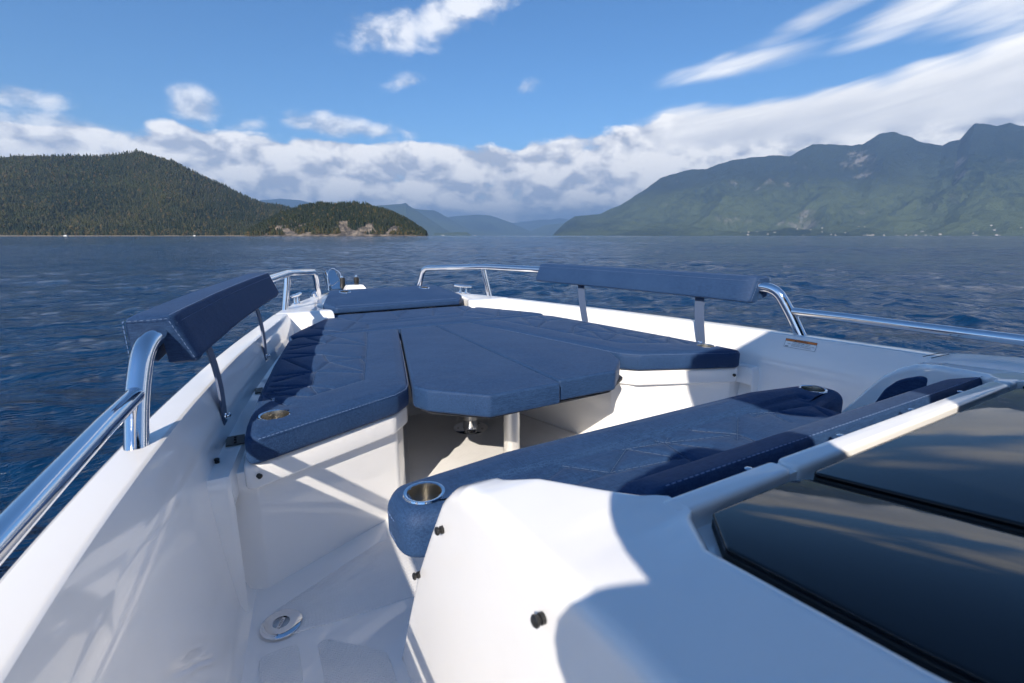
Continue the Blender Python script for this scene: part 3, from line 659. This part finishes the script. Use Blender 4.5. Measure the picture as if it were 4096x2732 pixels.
def seat_cushions():
    for sg, lab in ((-1, 'navy quilted seat cushion along the left side of the bow, half in shadow'), (1, 'navy quilted seat cushion along the right side of the bow, in sunlight')):
        f = lambda P: [(-sg*x, y) for x, y in P]; fs = [(-sg*a, b, -sg*c, d) for a, b, c, d in PORT]
        poly = f([(-1.058, 1.402), (-.575, 1.610), (-.515, 1.675), (-.232, 2.775), (-.30, 2.79), (-.79, 2.795), (-.84, 2.72), (-.936, 2.235), (-1.004, 1.835), (-1.046, 1.55)])
        e = empty('seat_cushion', (0, 0, 0)); tag(e, lab, 'cushion')
        c = slab('cushion_pad', fillet(poly, [.035, .05, .06, .02, .0, .05, .06, .1, .1, .1], 6), .3745, .460, .020, .016, M['fabric'], e, 5, .004, fs, .0085)
        seam_lines(e, fs, .4595)
        cup_x, cup_y = sg*.968, 1.562
        cut_hole(c, cup_x, cup_y, .046); cup(e, cup_x, cup_y, .4625)
        z = .4545
        stitches('stitching', [[(-sg*x, y, z-.001) for x, y in [(-1.02, 1.412), (-.585, 1.602), (-.535, 1.643), (-.508, 1.70), (-.30, 2.52)]]], e)
    poly = [(-.825, 2.812), (-.30, 2.808), (.30, 2.808), (.825, 2.812), (.825, 2.86), (.755, 3.01), (.50, 3.475), (-.50, 3.475), (-.755, 3.01), (-.825, 2.86)]
    eb = empty('bow_cushion', (0, 0, 0))
    o = slab('cushion_pad', fillet(poly, [.03, 0, 0, .03, .05, .1, .02, .02, .1, .05], 6), .3745, .461, .020, .016, M['fabric'], eb, 5, .004, FRONT, .010); seam_lines(eb, FRONT, .4605)
    tag(eb, 'navy quilted cushion across the bow between the side cushions and the bolster', 'cushion')
    # bolster at the very front: sloping top face, two cup holders
    e = empty('bow_bolster', (0, 0, 0)); tag(e, 'thick navy bolster cushion across the bow with two steel cup holders', 'cushion')
    P = fillet([(-.465, 3.485), (.465, 3.485), (.535, 3.60), (.43, 3.98), (-.43, 3.98), (-.535, 3.60)], [.03, .03, .03, .06, .06, .03], 5)
    zf = lambda x, y: .0
    def wp(x, y, z):
        t = min(1, max(0, (y-3.50)/.42)); s = max(0, min(1, (z-.47)/.045)); return (x, y, z+s*(.088*t-.014*t*t))
    c = slab('bolster_pad', P, .4635, .512, .016, .012, M['fabric'], e, 4, .004, [], .02, None, wp)
    for x in (-.335, .30):
        tl = Matrix.Rotation(R(8.5), 3, 'X'); zc = wp(x, 3.84, .513)[2]+.004; cut_hole(c, x, 3.84, .040); cup(e, x, 3.84, zc+.002, .040, tl)
    stitches('stitching', [[(-.50, 3.585, .513), (-.455, 3.497, .506), (.455, 3.497, .506), (.50, 3.585, .513)], [(-.50, 3.60, .523), (-.452, 3.512, .5155), (.452, 3.512, .5155), (.50, 3.60, .523)]], e, .0009)
seat_cushions()

def table():
    e = empty('table', (0, 0, FLOOR)); tag(e, 'bow table on two round aluminium legs under the navy filler cushions', 'table')
    P = fillet([(-.22, 2.74), (.22, 2.74), (.48, 1.66), (.45, 1.58), (.28, 1.47), (-.29, 1.45), (-.46, 1.60), (-.48, 1.66)], .02)
    o = slab('table_top', P, .358, .3735, .004, .004, M['board'], e); o.location = (0, 0, -FLOOR)
    for y in (2.275, 1.81):
        lg = MB().lathe([(.037, .0), (.037, .398)], (0, y, 0), 32).build('table_leg', M['aluminium'], e)
        fl = MB().lathe([(.094, .004), (.094, .008), (.086, .0105), (.045, .0115), (.041, .03), (.0385, .055), (.0385, .06)], (0, y, 0), 36, None, True).build('floor_flange', M['chrome'], lg)
        MB().lathe([(.0392, .058), (.0405, .062), (.0405, .068), (.0385, .071)], (0, y, 0), 32).build('leg_collar', M['aluminium'], lg)
        for q in range(5):
            a = q*2*math.pi/5+.4; MB().lathe([(.007, .0105), (.006, .0135), (.002, .014)], (.07*math.cos(a), y+.07*math.sin(a), 0), 10).build('flange_screw', M['steel'], fl)
    for sg, P, lab in ((-1, [(-.222, 2.772), (-.006, 2.772), (-.006, 1.418), (-.305, 1.418), (-.475, 1.585), (-.505, 1.655)], 'navy table filler cushion, left half with the cut corner'),
                       (1, [(.222, 2.772), (.006, 2.772), (.006, 1.446), (.285, 1.446), (.425, 1.575), (.488, 1.72)], 'navy table filler cushion, right half with the notch toward the middle')):
        c = empty('filler_cushion', (0, 0, 0)); tag(c, lab, 'cushion')
        slab('cushion_pad', fillet(P, [.02, .008, .012, .03, .05, .05], 6), .3745, .459, .011, .010, M['fabric'], c, 5, .003)
        z = .4565; q = sg
        stitches('stitching', [[(P[2][0]+q*.012, P[2][1]+.008, z), (P[3][0]-q*.004, P[3][1]+.008, z), (P[4][0]-q*.008, P[4][1]+.006, z), (P[5][0]-q*.012, P[5][1], z), (P[0][0]-q*.012, P[0][1]-.02, z)],
                               [(P[2][0]+q*.008, P[2][1]+.02, z), (P[1][0]+q*.008, P[1][1]-.02, z)]], c, .0009)
table()

def catwalk(Y, dx, z): return (xo(Y)+dx, Y, z)

def rails_and_backrests():
    for sg in (-1, 1):
        side = 'left' if sg < 0 else 'right'
        mir = lambda p: (sg*p[0], p[1], p[2])
        # rail: aft post, bend into the backrest, along the gunwale, forward leg
        main = [(1.255, 1.262, zg(1.26)-.01), (1.25, 1.325, .640), (1.232, 1.395, .748), (1.205, 1.50, .757)]
        main = fillet3(main, .085, 8)+[catwalk(Y, -.060, .757) for Y in np.arange(1.7, 3.0, .1)]
        tail = fillet3([catwalk(3.0, -.062, .757), (.738, 3.62, .748), (.475, 4.36, .702), (.448, 4.46, zg(4.45)-.01)], .075, 8)
        rl = MB().tube([mir(p) for p in main+tail[1:]], .0235, 18).build('bow_rail', M['chrome'], BOAT)
        MB().tube([mir(p) for p in [(.781, 3.585, zg(3.58)-.01), (.740, 3.622, .735)]], .0205, 18).build('rail_post', M['chrome'], rl)
        MB().tube([mir(p) for p in [(1.2495, 1.330, .647), (1.268, 1.1, .650), (1.288, .85, .648), (1.318, .4, .648), (1.335, -.2, .65), (1.335, -2.5, .66)]], .0195, 18).build('side_rail', M['chrome'], rl)
        # backrest pad round the rail
        e = empty('rail_cushion', (0, 0, 0)); tag(e, 'navy padded backrest cushion on the chrome rail of the %s side, held by two straps' % ('left' if sg < 0 else 'right'), 'cushion')
        prof = [(.012, .803), (-.085, .803), (-.134, .678), (-.072, .676), (-.066, .742), (-.047, .742), (-.040, .684), (.006, .700)]
        P2 = fillet(prof, [.012, .012, .012, .006, .004, .004, .006, .012], 4)
        secs = []; Ys = np.linspace(1.462, 2.968, 34)
        for i, Y in enumerate(Ys):
            ee = min(i, len(Ys)-1-i); sh = {0: .90, 1: .985}.get(ee, 1.0); cx, cz = -.04, .74
            yy = Y+(.0 if ee else (.004 if i == 0 else -.004))
            secs.append([(sg*(xo(Y)+cx+(p.x-cx)*(sh if ee == 0 else 1)), yy+(0 if ee != 1 else (-.03 if i == 1 else .03)), cz+(p.y-cz)*(sh if ee == 0 else 1)) for p in P2])
        MB().loft(secs, True, True).build('backrest_pad', M['fabric'], e, True, 48)
        pth = lambda dx, z, a=1.475, b=2.955: [(sg*(xo(Y)+dx), Y, z) for Y in np.linspace(a, b, 30)]
        stitches('stitching', [pth(-.082, .8035), pth(-.0955, .782), [(sg*(xo(1.462)+d), 1.4595, z) for d, z in ((.008, .704), (.010, .795), (-.080, .796), (-.128, .684))]], e, .0006)
        for (b, t) in (((1.108, 1.700, .415), (1.138, 1.762, .70)), ((.955, 2.505, .415), (.975, 2.60, .70))):
            bv, tv = Vector(mir(b)), Vector(mir(t)); Y0 = b[1]; tan = Vector((sg*(xo(Y0+.1)-xo(Y0-.1))/.2, 1, 0)).normalized(); up = (tv-bv).normalized(); nn = tan.cross(up).normalized()
            secs = []
            for q in np.linspace(0, 1, 9):
                c = bv.lerp(tv, q)+nn*(.012*math.sin(q*math.pi))*(-sg); w = .026 if q > .02 else .020
                secs.append([c-tan*w-nn*.003, c+tan*w-nn*.003, c+tan*w+nn*.003, c-tan*w+nn*.003])
            s = MB().loft(secs, True, True).build('strap', M['strap'], e, True, 40)
            inn = Vector((-sg, 0, .15)).normalized()
            MB().lathe([(.011, -.002), (.011, .004), (.006, .008), (.006, .013), (.009, .014), (.008, .018), (.002, .0195)], bv+up*.022+inn*.003, 18, inn.to_track_quat('Z', 'Y').to_matrix()).build('strap_stud', M['chrome'], s)
rails_and_backrests()

def zd(Y): return .668+.177*(.36-Y)
def zo(Y): return float(np.interp(Y, [-.35, .209, .272, .56, .61, .651, .69, .756, .837, .938, .999, 1.02], [.69, .663, .660, .640, .630, .608, .573, .474, .344, .142, .012, -.03]))

def coachroof():
    # a wing either side of the lounge, running aft into the cabin top; section swept from the foot of the wing to the unseen shadow panel
    xin = lambda Y: float(np.interp(Y, [-.35, .10, .29, .365, .40, .41, .464, .556, .582, .60, .70, 1.2], [-.63, -.62, -.603, -.548, -.548, -.56, -.595, -.646, -.671, -.68, -.69, -.70]))
    zi = lambda Y: float(np.interp(Y, [-.35, .36, .42, .55, .60], [zd(-.35)-.004, zd(.36)-.002, .664, .647, zo(.60)])) if Y < .6 else zo(Y)
    for sg in (1, -1):
        secs = []
        Ys = list(np.arange(-.35, .25, .05))+list(np.linspace(.25, .70, 46))+list(np.linspace(.715, 1.02, 18))
        for Y in Ys:
            z = zo(Y); z2 = zi(Y); xi = xin(Y); r = .024; xl = -.76; ri = min(.018, .25*(xi-xl)) if not .352 < Y < .412 else .003; pts = [(xl, FLOOR-.01), (xl, (z-r+FLOOR)/2), (xl, z-r-.012), (xl, z-r)]
            for q in range(1, 6): a = q/6*math.pi/2; pts.append((xl+r*(1-math.cos(a)), z-r*(1-math.sin(a))))
            for q in (.0, .06, .33, .66, .94, 1): pts.append((xl+r+(xi-ri-xl-r)*q, z+(z2-z)*q))
            for q in range(1, 6): a = q/6*math.pi/2; pts.append((xi-ri*(1-math.sin(a)), z2-ri*(1-math.cos(a))))
            pts += [(xi, z2-ri-.001), (xi, max(z2-.14, FLOOR-.012) if Y < .42 else FLOOR-.012)]
            secs.append([(sg*a, Y, b) for a, b in pts])
        MB().loft(secs).build('coachroof_wing', M['gelcoat'], BOAT, True, 55)
    # starboard side deck between the wing and the gunwale
    rows = []; zs = lambda Y: float(np.interp(Y, [-.35, .55, .70, .77], [.62, .582, .566, .550]))
    for Y in list(np.linspace(-.35, .60, 20))+[.64, .68, .72, .75, .765, .775]:
        z1 = min(zo(Y), zo(.60)-max(0, (Y-.60))*.55); z2 = zs(Y); xa = .752; xb = xo(Y)+.002; f = lambda q: z1+(z2-z1)*q-(.10 if Y > .77 else .0)
        rows.append([(xa, Y, f(0)-.004), (xa+.1, Y, f(.18)), (xa+.3, Y, f(.62)), (xb-.05, Y, f(.97)), (xb-.016, Y, f(1)), (xb-.006, Y, f(1)-.004), (xb, Y, f(1)-.016), (xb+.004, Y, min(zg(Y)-.03, f(1)-.02))])
    MB().loft(rows).build('side_deck', M['deck'], BOAT, True, 55)
    for dx in (0, .012): MB().tube([(1.10, .715+dx*2, zs(.71)+.0105), (1.18, .722+dx*2, zs(.71)+.0055), (1.29, .73+dx*2, zs(.72)+.0005)], .0016, 8).build('deck_seam', M['rubber'], BOAT)
    # bed of the cabin windows, bars in front of them, panes and seals
    mesh('window_bed', [(-.64, -.35, zd(-.35)-.034), (.64, -.35, zd(-.35)-.034), (.64, .40, zd(.40)-.034), (-.64, .40, zd(.40)-.034)], [(0, 1, 2, 3)], M['gelcoat'], BOAT, False)
    def tilted(name, P, up, th, mt, parent, r=.003, rad=.012):
        return slab(name, fillet(P, rad, 5), up-th, up, r, .001, mt, parent, 3, 0, None, .1, lambda x, y: zd(y))
    panes = [[(-.528, .349), (-.588, .285), (-.603, .11), (-.615, -.34), (-.345, -.34), (-.345, .349)], [(-.312, .349), (-.312, -.34), (.498, -.34), (.498, .349)], [(.528, .349), (.528, -.34), (.612, -.34), (.590, .285), (.555, .349)]]
    for P in panes:
        f = tilted('window_pane', P, -.008, .007, M['glass'], BOAT)
        tilted('pane_edge', P, -.0155, .012, M['rubber'], f)
    for x in (-.3285, .513): tilted('window_seal', [(x-.0150, .35), (x+.0150, .35), (x+.0150, -.34), (x-.0150, -.34)], -.0190, .012, M['rubber'], BOAT, .003, .004)
    for a, b in ((-.572, -.334), (-.323, .508), (.519, .585)):
        P = fillet([(a, .362), (b, .362), (b, .398), (a, .398)], .013, 4)
        slab('window_bar', P, -.040, -.001, .007, .001, M['gelcoat'], BOAT, 5, 0, None, .1, lambda x, y: zd(.37))
    MB().box((.02, .380, zd(.37)-.024), (1.13, .030, .03)).build('bar_base', M['gelcoat'], BOAT, False)
    for x in (-.38, -.13, .13, .36): MB().lathe([(.007, 0), (.007, .004), (.0035, .006)], (x, .401, zd(.37)-.010), 14).build('bar_stud', M['chrome'], BOAT)
    # studs on the side of the wing
    studs([(-.762, .685, .517), (-.762, .832, .328), (-.762, .376, .589)], BOAT, (-1, 0, 0))
    # lounge plinth and the bulkhead behind it
    P = fillet([(-.735, .40), (.735, .40), (.735, .86), (.70, .945), (-.70, .945), (-.735, .87)], .03)
    slab('lounge_plinth', P, FLOOR-.01, .351, .006, .001, M['gelcoat'], BOAT)
    MB().box((0, .392, .47), (1.2, .012, .34)).build('lounge_bulkhead', M['gelcoat'], BOAT, False)
    # behind the camera, unseen: panel cut to cast the starboard shadow; hard top
    W = [(-.36, .68), (-.37, 1.35), (-.58, 1.44), (-.73, 1.55), (-.79, 1.60), (-.775, 1.77), (-.815, 1.86), (-.85, 1.97), (1.25, 1.99), (1.32, .66)]
    MB().loft([[(x, -.30, z) for x, z in W], [(x, -.325, z) for x, z in W]], True, True).build('shadow_panel', M['glass'], BOAT, True, 30)  # added out of view, its outline shaped for the shadow it throws
    ht = fillet([(-.86, -.30), (1.26, -.30), (1.30, -2.6), (-.90, -2.6)], .08)
    slab('hard_top', ht, 1.975, 2.035, .02, .02, M['gelcoat'], BOAT)
    for x in (-.80, 1.2): MB().tube([(x, -2.4, .5), (x, -2.3, 1.98)], .035, 12).build('roof_pillar', M['gelcoat'], BOAT)
coachroof()

def lounge():
    e = empty('lounge_cushion', (0, 0, 0)); tag(e, 'wide navy quilted lounge cushion in front of the cabin, rolled front edge, two cup holders', 'cushion')
    P = fillet([(-.625, .42), (.625, .42), (.64, .815), (.825, .835), (.832, .93), (.81, .975), (.52, 1.028), (-.46, 1.028), (-.765, .992), (-.79, .95), (-.787, .838), (-.64, .82)], [.02, .02, 0, .07, .05, .06, .1, .1, .06, .04, .07, 0], 8)
    def wp(x, y, z):
        # front edge rolls over, seat dips behind it
        t = max(0, min(1, (.905-y)/.03)); s = max(0, min(1, (z-.40)/.04)); inn = max(0, min(1, (.66-abs(x))/.05)); return (x, y, z-.012*t*s*inn)
    c = slab('cushion_pad', P, .352, .460, .040, .02, M['fabric'], e, 8, .003, LOUNGE, .0085, None, wp)
    seam_lines(e, [q for q in LOUNGE if abs(q[0]) < .5 and abs(q[2]) < .5], .4475, None, .0007)
    for x in (-.718, .735): cut_hole(c, x, .908, .0415); cup(e, x, .908, .4612, .0415)
    stitches('stitching', [[(-.735, .8385, .42), (-.765, .8480, .42), (-.783, .869, .42), (-.7895, .905, .42), (-.7905, .94, .42)], [(-.735, .8385, .376), (-.765, .8480, .376), (-.783, .869, .376), (-.7895, .905, .376), (-.7905, .94, .376)]], e, .0008)
    # low backrest bolster along the window bar
    b = empty('lounge_bolster', (0, 0, 0)); tag(b, 'long navy bolster along the front of the dark cabin windows', 'cushion')
    prof = fillet([(.560, .456), (.492, .640), (.432, .655), (.403, .575), (.415, .456)], [.02, .03, .010, .02, .02], 5)
    secs = []
    for x, sh, ex in [(-.575, .6, 0), (-.560, .92, 0), (-.54, 1, 0)]+[(q, 1, 0) for q in np.linspace(-.50, .53, 30)]+[(.555, 1, .15), (.60, .985, .45), (.64, .93, .85)]:
        secs.append([(x, p.x-max(0, p.x-.44)*ex, .456+(p.y-.456)*sh) for p in prof])
    MB().loft(secs, True, True).build('bolster_pad', M['fabric'], b, True, 55)
    stitches('stitching', [[(x, .4318, .6556) for x in np.linspace(-.52, .58, 20)]], b, .0008, .007, .005)
    # upholstered pad inside the starboard wing
    ol = [(.42, .47), (.69, .475), (.662, .545), (.632, .582), (.585, .604), (.51, .612), (.42, .612)]
    P = fillet(ol, [.01, .01, .05, .06, .06, .05, .01], 5)
    def turn(x, y, z): return (z, x, y)
    o = slab('side_pad', P, .652, .694, .008, .004, M['fabric'], None, 4, 0, None, .1, None, lambda x, y, z: (1.346-z, x, y))
    tag(o, 'dark navy curved side pad lining the white wing at the right end of the lounge', 'cushion')
lounge()

def text_mesh(body, size, mt, parent, name, mtx, align='CENTER', depth=0.0):
    cu = bpy.data.curves.new(name, 'FONT'); cu.body = body; cu.size = size; cu.align_x = align; cu.align_y = 'CENTER'; cu.resolution_u = 2
    o = bpy.data.objects.new(name, cu); COL.objects.link(o); dg = bpy.context.evaluated_depsgraph_get(); dg.update()
    me = bpy.data.meshes.new_from_object(o.evaluated_get(dg)); bpy.data.objects.remove(o); me.transform(mtx)
    return link(name, me, mt, parent, False)

def fittings():
    # deck filler, keyed WASTE
    e = MB().lathe([(.053, 0), (.0525, .004), (.049, .0065), (.036, .0080), (.022, .0085), (.0205, -.001), (.001, -.001)], (-1.017, 1.275, FLOOR+.0045), 40, None, False).build('deck_filler', M['chrome'], BOAT)
    q = Matrix.Rotation(R(62), 4, 'Z')
    MB().box((-1.017, 1.275, FLOOR+.0085), (.036, .0085, .006), q.to_3x3()).build('filler_key', M['chrome'], e)
    text_mesh('WASTE', .0075, M['ink'], e, 'lettering', Matrix.Translation((-1.017, 1.275, FLOOR+.0122)) @ q)
    MB().lathe([(.019, 0), (.018, .002), (.007, .0025)], (-1.128, 1.42, .02), 24, Vector((1, 0, .2)).to_track_quat('Z', 'Y').to_matrix()).build('courtesy_light', M['gelcoat'], BOAT)
    MB().lathe([(.006, 0), (.0055, .003), (.002, .004)], (-1.1255, 1.42, .0205), 16, Vector((1, 0, .2)).to_track_quat('Z', 'Y').to_matrix()).build('light_lens', M['lens'], BOAT)
    # cleats
    for sg in (-1, 1):
        c = Vector((sg*.675, 3.90, zg(3.9)+.0)); t = Vector((-sg*.42, 1, 0)).normalized(); q = Matrix.Rotation(math.atan2(t.y, t.x), 3, 'Z')
        o = MB().tube([c+t*a+Vector((0, 0, .062+.004*abs(a)/.1)) for a in (-.105, -.1, -.06, 0, .06, .1, .105)], [.006, .0105, .012, .013, .012, .0105, .006], 14).build('cleat', M['chrome'], BOAT)
        for a in (-.035, .035): MB().lathe([(.016, .0), (.011, .012), (.010, .058)], c+t*a, 16).build('cleat_leg', M['chrome'], o)
        MB().box(c+Vector((0, 0, .003)), (.15, .042, .006), q).build('cleat_base', M['chrome'], o)
        # fairlead ahead of it
        c = Vector((sg*.50, 4.28, zg(4.28)+.002)); o = MB().box(c+Vector((0, 0, .004)), (.05, .11, .008), Matrix.Rotation(sg*.42, 3, 'Z')).build('fairlead', M['chrome'], BOAT)
        for a in (-.035, .035):
            tt = Matrix.Rotation(sg*.42, 3, 'Z') @ Vector((0, a, 0)); MB().tube([c+tt+Vector((0, 0, .004)), c+tt*1.1+Vector((0, 0, .03)), c+tt*.55+Vector((0, 0, .048))], [.016, .014, .008], 12).build('fairlead_horn', M['chrome'], o)
    # anchor roller, hoop and the cover box with its two bollards
    z0 = zg(4.5)+.02; B = empty('anchor_gear', (0, 0, 0), BOAT)
    for x in (-.325, -.235):
        v = [(x, 4.45, z0), (x, 4.75, z0), (x, 4.98, z0+.125), (x, 4.97, z0+.155), (x, 4.86, z0+.12), (x, 4.60, z0+.05)]
        MB().loft([v, [(a+.005, b, c) for a, b, c in v]], True, True).build('cheek_plate', M['chrome'], B, True, 25)
    v = [(-.215, 4.50, z0), (-.215, 4.66, z0), (-.215, 4.80, z0+.10), (-.215, 4.72, z0+.165), (-.215, 4.60, z0+.10)]
    MB().tube(fillet3([(-.34, 4.60, z0), (-.34, 4.62, z0+.16), (-.285, 4.66, z0+.205), (-.215, 4.68, z0+.15), (-.215, 4.66, z0)], .03, 5), .0045, 10).build('hoop', M['chrome'], B)
    MB().lathe([(.02, -.04), (.026, -.03), (.018, 0), (.026, .03), (.02, .04)], (-.28, 4.92, z0+.12), 18, Matrix.Rotation(R(90), 3, 'Y')).build('roller', M['black'], B)
    MB().loft([[(-.335, 4.45, z0+.03), (-.23, 4.45, z0+.03), (-.23, 4.62, z0+.05), (-.335, 4.62, z0+.05)], [(-.32, 4.80, z0+.155), (-.24, 4.80, z0+.155), (-.24, 4.83, z0+.17), (-.32, 4.83, z0+.17)]], True, True).build('anchor_plate', M['chrome'], B, True, 25)
    MB().box((-.28, 4.70, z0+.055), (.03, .05, .02)).build('bow_shackle', M['steel'], B)
    bx = MB().loft([[(-.245, 4.36, z0-.02), (-.045, 4.36, z0-.02), (-.045, 4.50, z0-.02), (-.245, 4.50, z0-.02)], [(-.235, 4.37, z0+.025), (-.055, 4.37, z0+.025), (-.055, 4.49, z0+.025), (-.235, 4.49, z0+.025)], [(-.21, 4.39, z0+.058), (-.08, 4.39, z0+.058), (-.08, 4.47, z0+.058), (-.21, 4.47, z0+.058)]], True, True).build('windlass_cover', M['gelcoat'], BOAT, True, 20)
    for x, y in ((-.225, 4.55), (-.10, 4.56)):
        p = MB().lathe([(.020, 0), (.020, .075), (.023, .078), (.023, .108), (.018, .114)], (x, y, z0), 18).build('bollard', M['rubber'], BOAT)
        MB().lathe([(.010, .113), (.011, .122), (.008, .132), (.002, .135)], (x, y, z0), 14).build('bollard_cap', M['chrome'], p)
    # warning label on the starboard coaming
    Yc = 1.232; xa = xo(Yc)-.0885; xb = xo(Yc)-.104; za, zb = zg(Yc)-.014, .485
    up = Vector((xa-xb, 0, za-zb)).normalized(); rt = Vector((xo(Yc-.1)-xo(Yc+.1), -.2, 0)).normalized(); nn = rt.cross(up).normalized()
    ctr = Vector(((xa+xb)/2, Yc, (za+zb)/2)); 
    if nn.x > 0: nn = -nn
    mt = Matrix((rt.to_4d(), up.to_4d(), nn.to_4d(), (0, 0, 0, 1))).transposed(); mt[3] = (0, 0, 0, 1)
    for r_ in range(3): mt[r_][3] = (ctr+nn*.0012)[r_]
    def quad(x0, y0, x1, y1, d): return [mt @ Vector(p) for p in ((x0, y0, d), (x1, y0, d), (x1, y1, d), (x0, y1, d))]
    L = mesh('warning_label', quad(-.069, -.021, .069, .021, 0), [(0, 1, 2, 3)], M['label_white'], BOAT, False); L['label'] = 'white safety sticker with an orange WARNING band'
    mesh('label_band', quad(-.067, .0095, .067, .0195, .0004), [(0, 1, 2, 3)], M['label_orange'], L, False)
    fr = MB()
    for x0, y0, x1, y1 in ((-.0675, -.0203, .0675, -.0191), (-.0675, .0195, .0675, .0206), (-.0679, -.0195, -.0668, .0197), (.0668, -.0195, .0679, .0197), (-.0668, .0086, .0668, .0095)): fr.add(quad(x0, y0, x1, y1, .0007), [(0, 1, 2, 3)])
    fr.build('label_border', M['ink'], L, False)
    tx = lambda s, size, x, y: text_mesh(s, size, M['ink'], L, 'lettering', mt @ Matrix.Translation((x, y, .0009)))
    tx('WARNING', .0092, .006, .0142); tx('AVOID PERSONAL INJURY', .0066, .004, .0040); tx('STAY INSIDE DECK RAILS (AND GATES)', .0066, .003, -.0036); tx('WHEN BOAT IS UNDERWAY.', .0066, .006, -.0112)
    mesh('warning_triangle', [mt @ Vector(p) for p in ((-.0285, .0108, .0009), (-.0185, .0108, .0009), (-.0235, .0185, .0009))], [(0, 1, 2)], M['ink'], L, False)
    mesh('maker_mark', [mt @ Vector(p) for p in ((-.064, -.0172, .0009), (-.050, -.0172, .0009), (-.047, -.0138, .0009), (-.061, -.0138, .0009))], [(0, 1, 2, 3)], M['ink'], L, False)
fittings()

def photographer():
    """kneels on the side deck behind the lens; the shadow on the cabin top is theirs"""
    J = {'pelvis': (-.98, -.62, .42, .15), 'waist': (-.98, -.56, .62, .135), 'chest': (-.985, -.47, .90, .15), 'neckb': (-.985, -.40, 1.10, .10), 'neck': (-.99, -.36, 1.13, .058), 'head': (-.995, -.30, 1.19, .085), 'crown': (-.995, -.30, 1.26, .080),
         'shl': (-1.12, -.40, 1.13, .09), 'ell': (-1.215, -.22, 1.05, .072), 'wrl': (-1.08, -.10, .94, .03), 'shr': (-.81, -.42, 1.08, .085), 'elr': (-.70, -.29, 1.00, .055), 'wrr': (-.93, -.10, .94, .03),
         'hipl': (-1.06, -.60, .38, .10), 'knl': (-1.08, -.22, .36, .065), 'anl': (-1.07, -.30, .02, .045), 'tol': (-1.07, -.16, -.01, .035), 'hipr': (-.90, -.60, .38, .10), 'knr': (-.88, -.28, .06, .065), 'anr': (-.88, -.72, .03, .045), 'tor': (-.88, -.84, .0, .035)}
    E = [('pelvis', 'waist'), ('waist', 'chest'), ('chest', 'neckb'), ('neckb', 'neck'), ('neck', 'head'), ('head', 'crown'), ('chest', 'shl'), ('shl', 'ell'), ('ell', 'wrl'), ('chest', 'shr'), ('shr', 'elr'), ('elr', 'wrr'), ('pelvis', 'hipl'), ('hipl', 'knl'), ('knl', 'anl'), ('anl', 'tol'), ('pelvis', 'hipr'), ('hipr', 'knr'), ('knr', 'anr'), ('anr', 'tor')]
    ks = list(J); me = bpy.data.meshes.new('person'); me.from_pydata([J[a][:3] for a in ks], [(ks.index(a), ks.index(b)) for a, b in E], []); o = link('person', me, None, None, False)
    md = o.modifiers.new('skin', 'SKIN'); sv = me.skin_vertices[0].data
    for i, a in enumerate(ks): sv[i].radius = (J[a][3],)*2; sv[i].use_root = a == 'pelvis'
    o.modifiers.new('sub', 'SUBSURF').render_levels = 2; o.modifiers['sub'].levels = 2
    dg = bpy.context.evaluated_depsgraph_get(); dg.update(); m2 = bpy.data.meshes.new_from_object(o.evaluated_get(dg)); o.modifiers.clear(); o.data = m2; m2.materials.append(M['jacket']); m2.polygons.foreach_set('use_smooth', [True]*len(m2.polygons))
    tag(o, 'photographer in dark jacket and brimmed hat kneeling on the side deck behind the lens', 'person')
    MB().lathe([(.245, 1.165), (.24, 1.16), (.19, 1.225), (.115, 1.262), (.11, 1.325), (.08, 1.35), (.002, 1.357)], (-.962, -.31, 0), 40, None, False).build('hat', M['jacket'], o)
photographer()

# ------------------------------------------------------------------ the air over the sound
def haze():
    o = MB().box((0, 0, 725-1.6), (62000, 62000, 1450)).build('haze', None, None, False)
    m = bpy.data.materials.new('haze'); m.use_nodes = True; nt = m.node_tree; nt.nodes.clear()
    out = nt.nodes.new('ShaderNodeOutputMaterial'); v = nt.nodes.new('ShaderNodeVolumePrincipled')
    v.inputs['Color'].default_value = (.36, .61, 1.0, 1); v.inputs['Density'].default_value = 8.2e-5; v.inputs['Anisotropy'].default_value = .2
    nt.links.new(v.outputs[0], out.inputs['Volume']); o.data.materials.append(m); tag(o, kind='stuff')
haze()
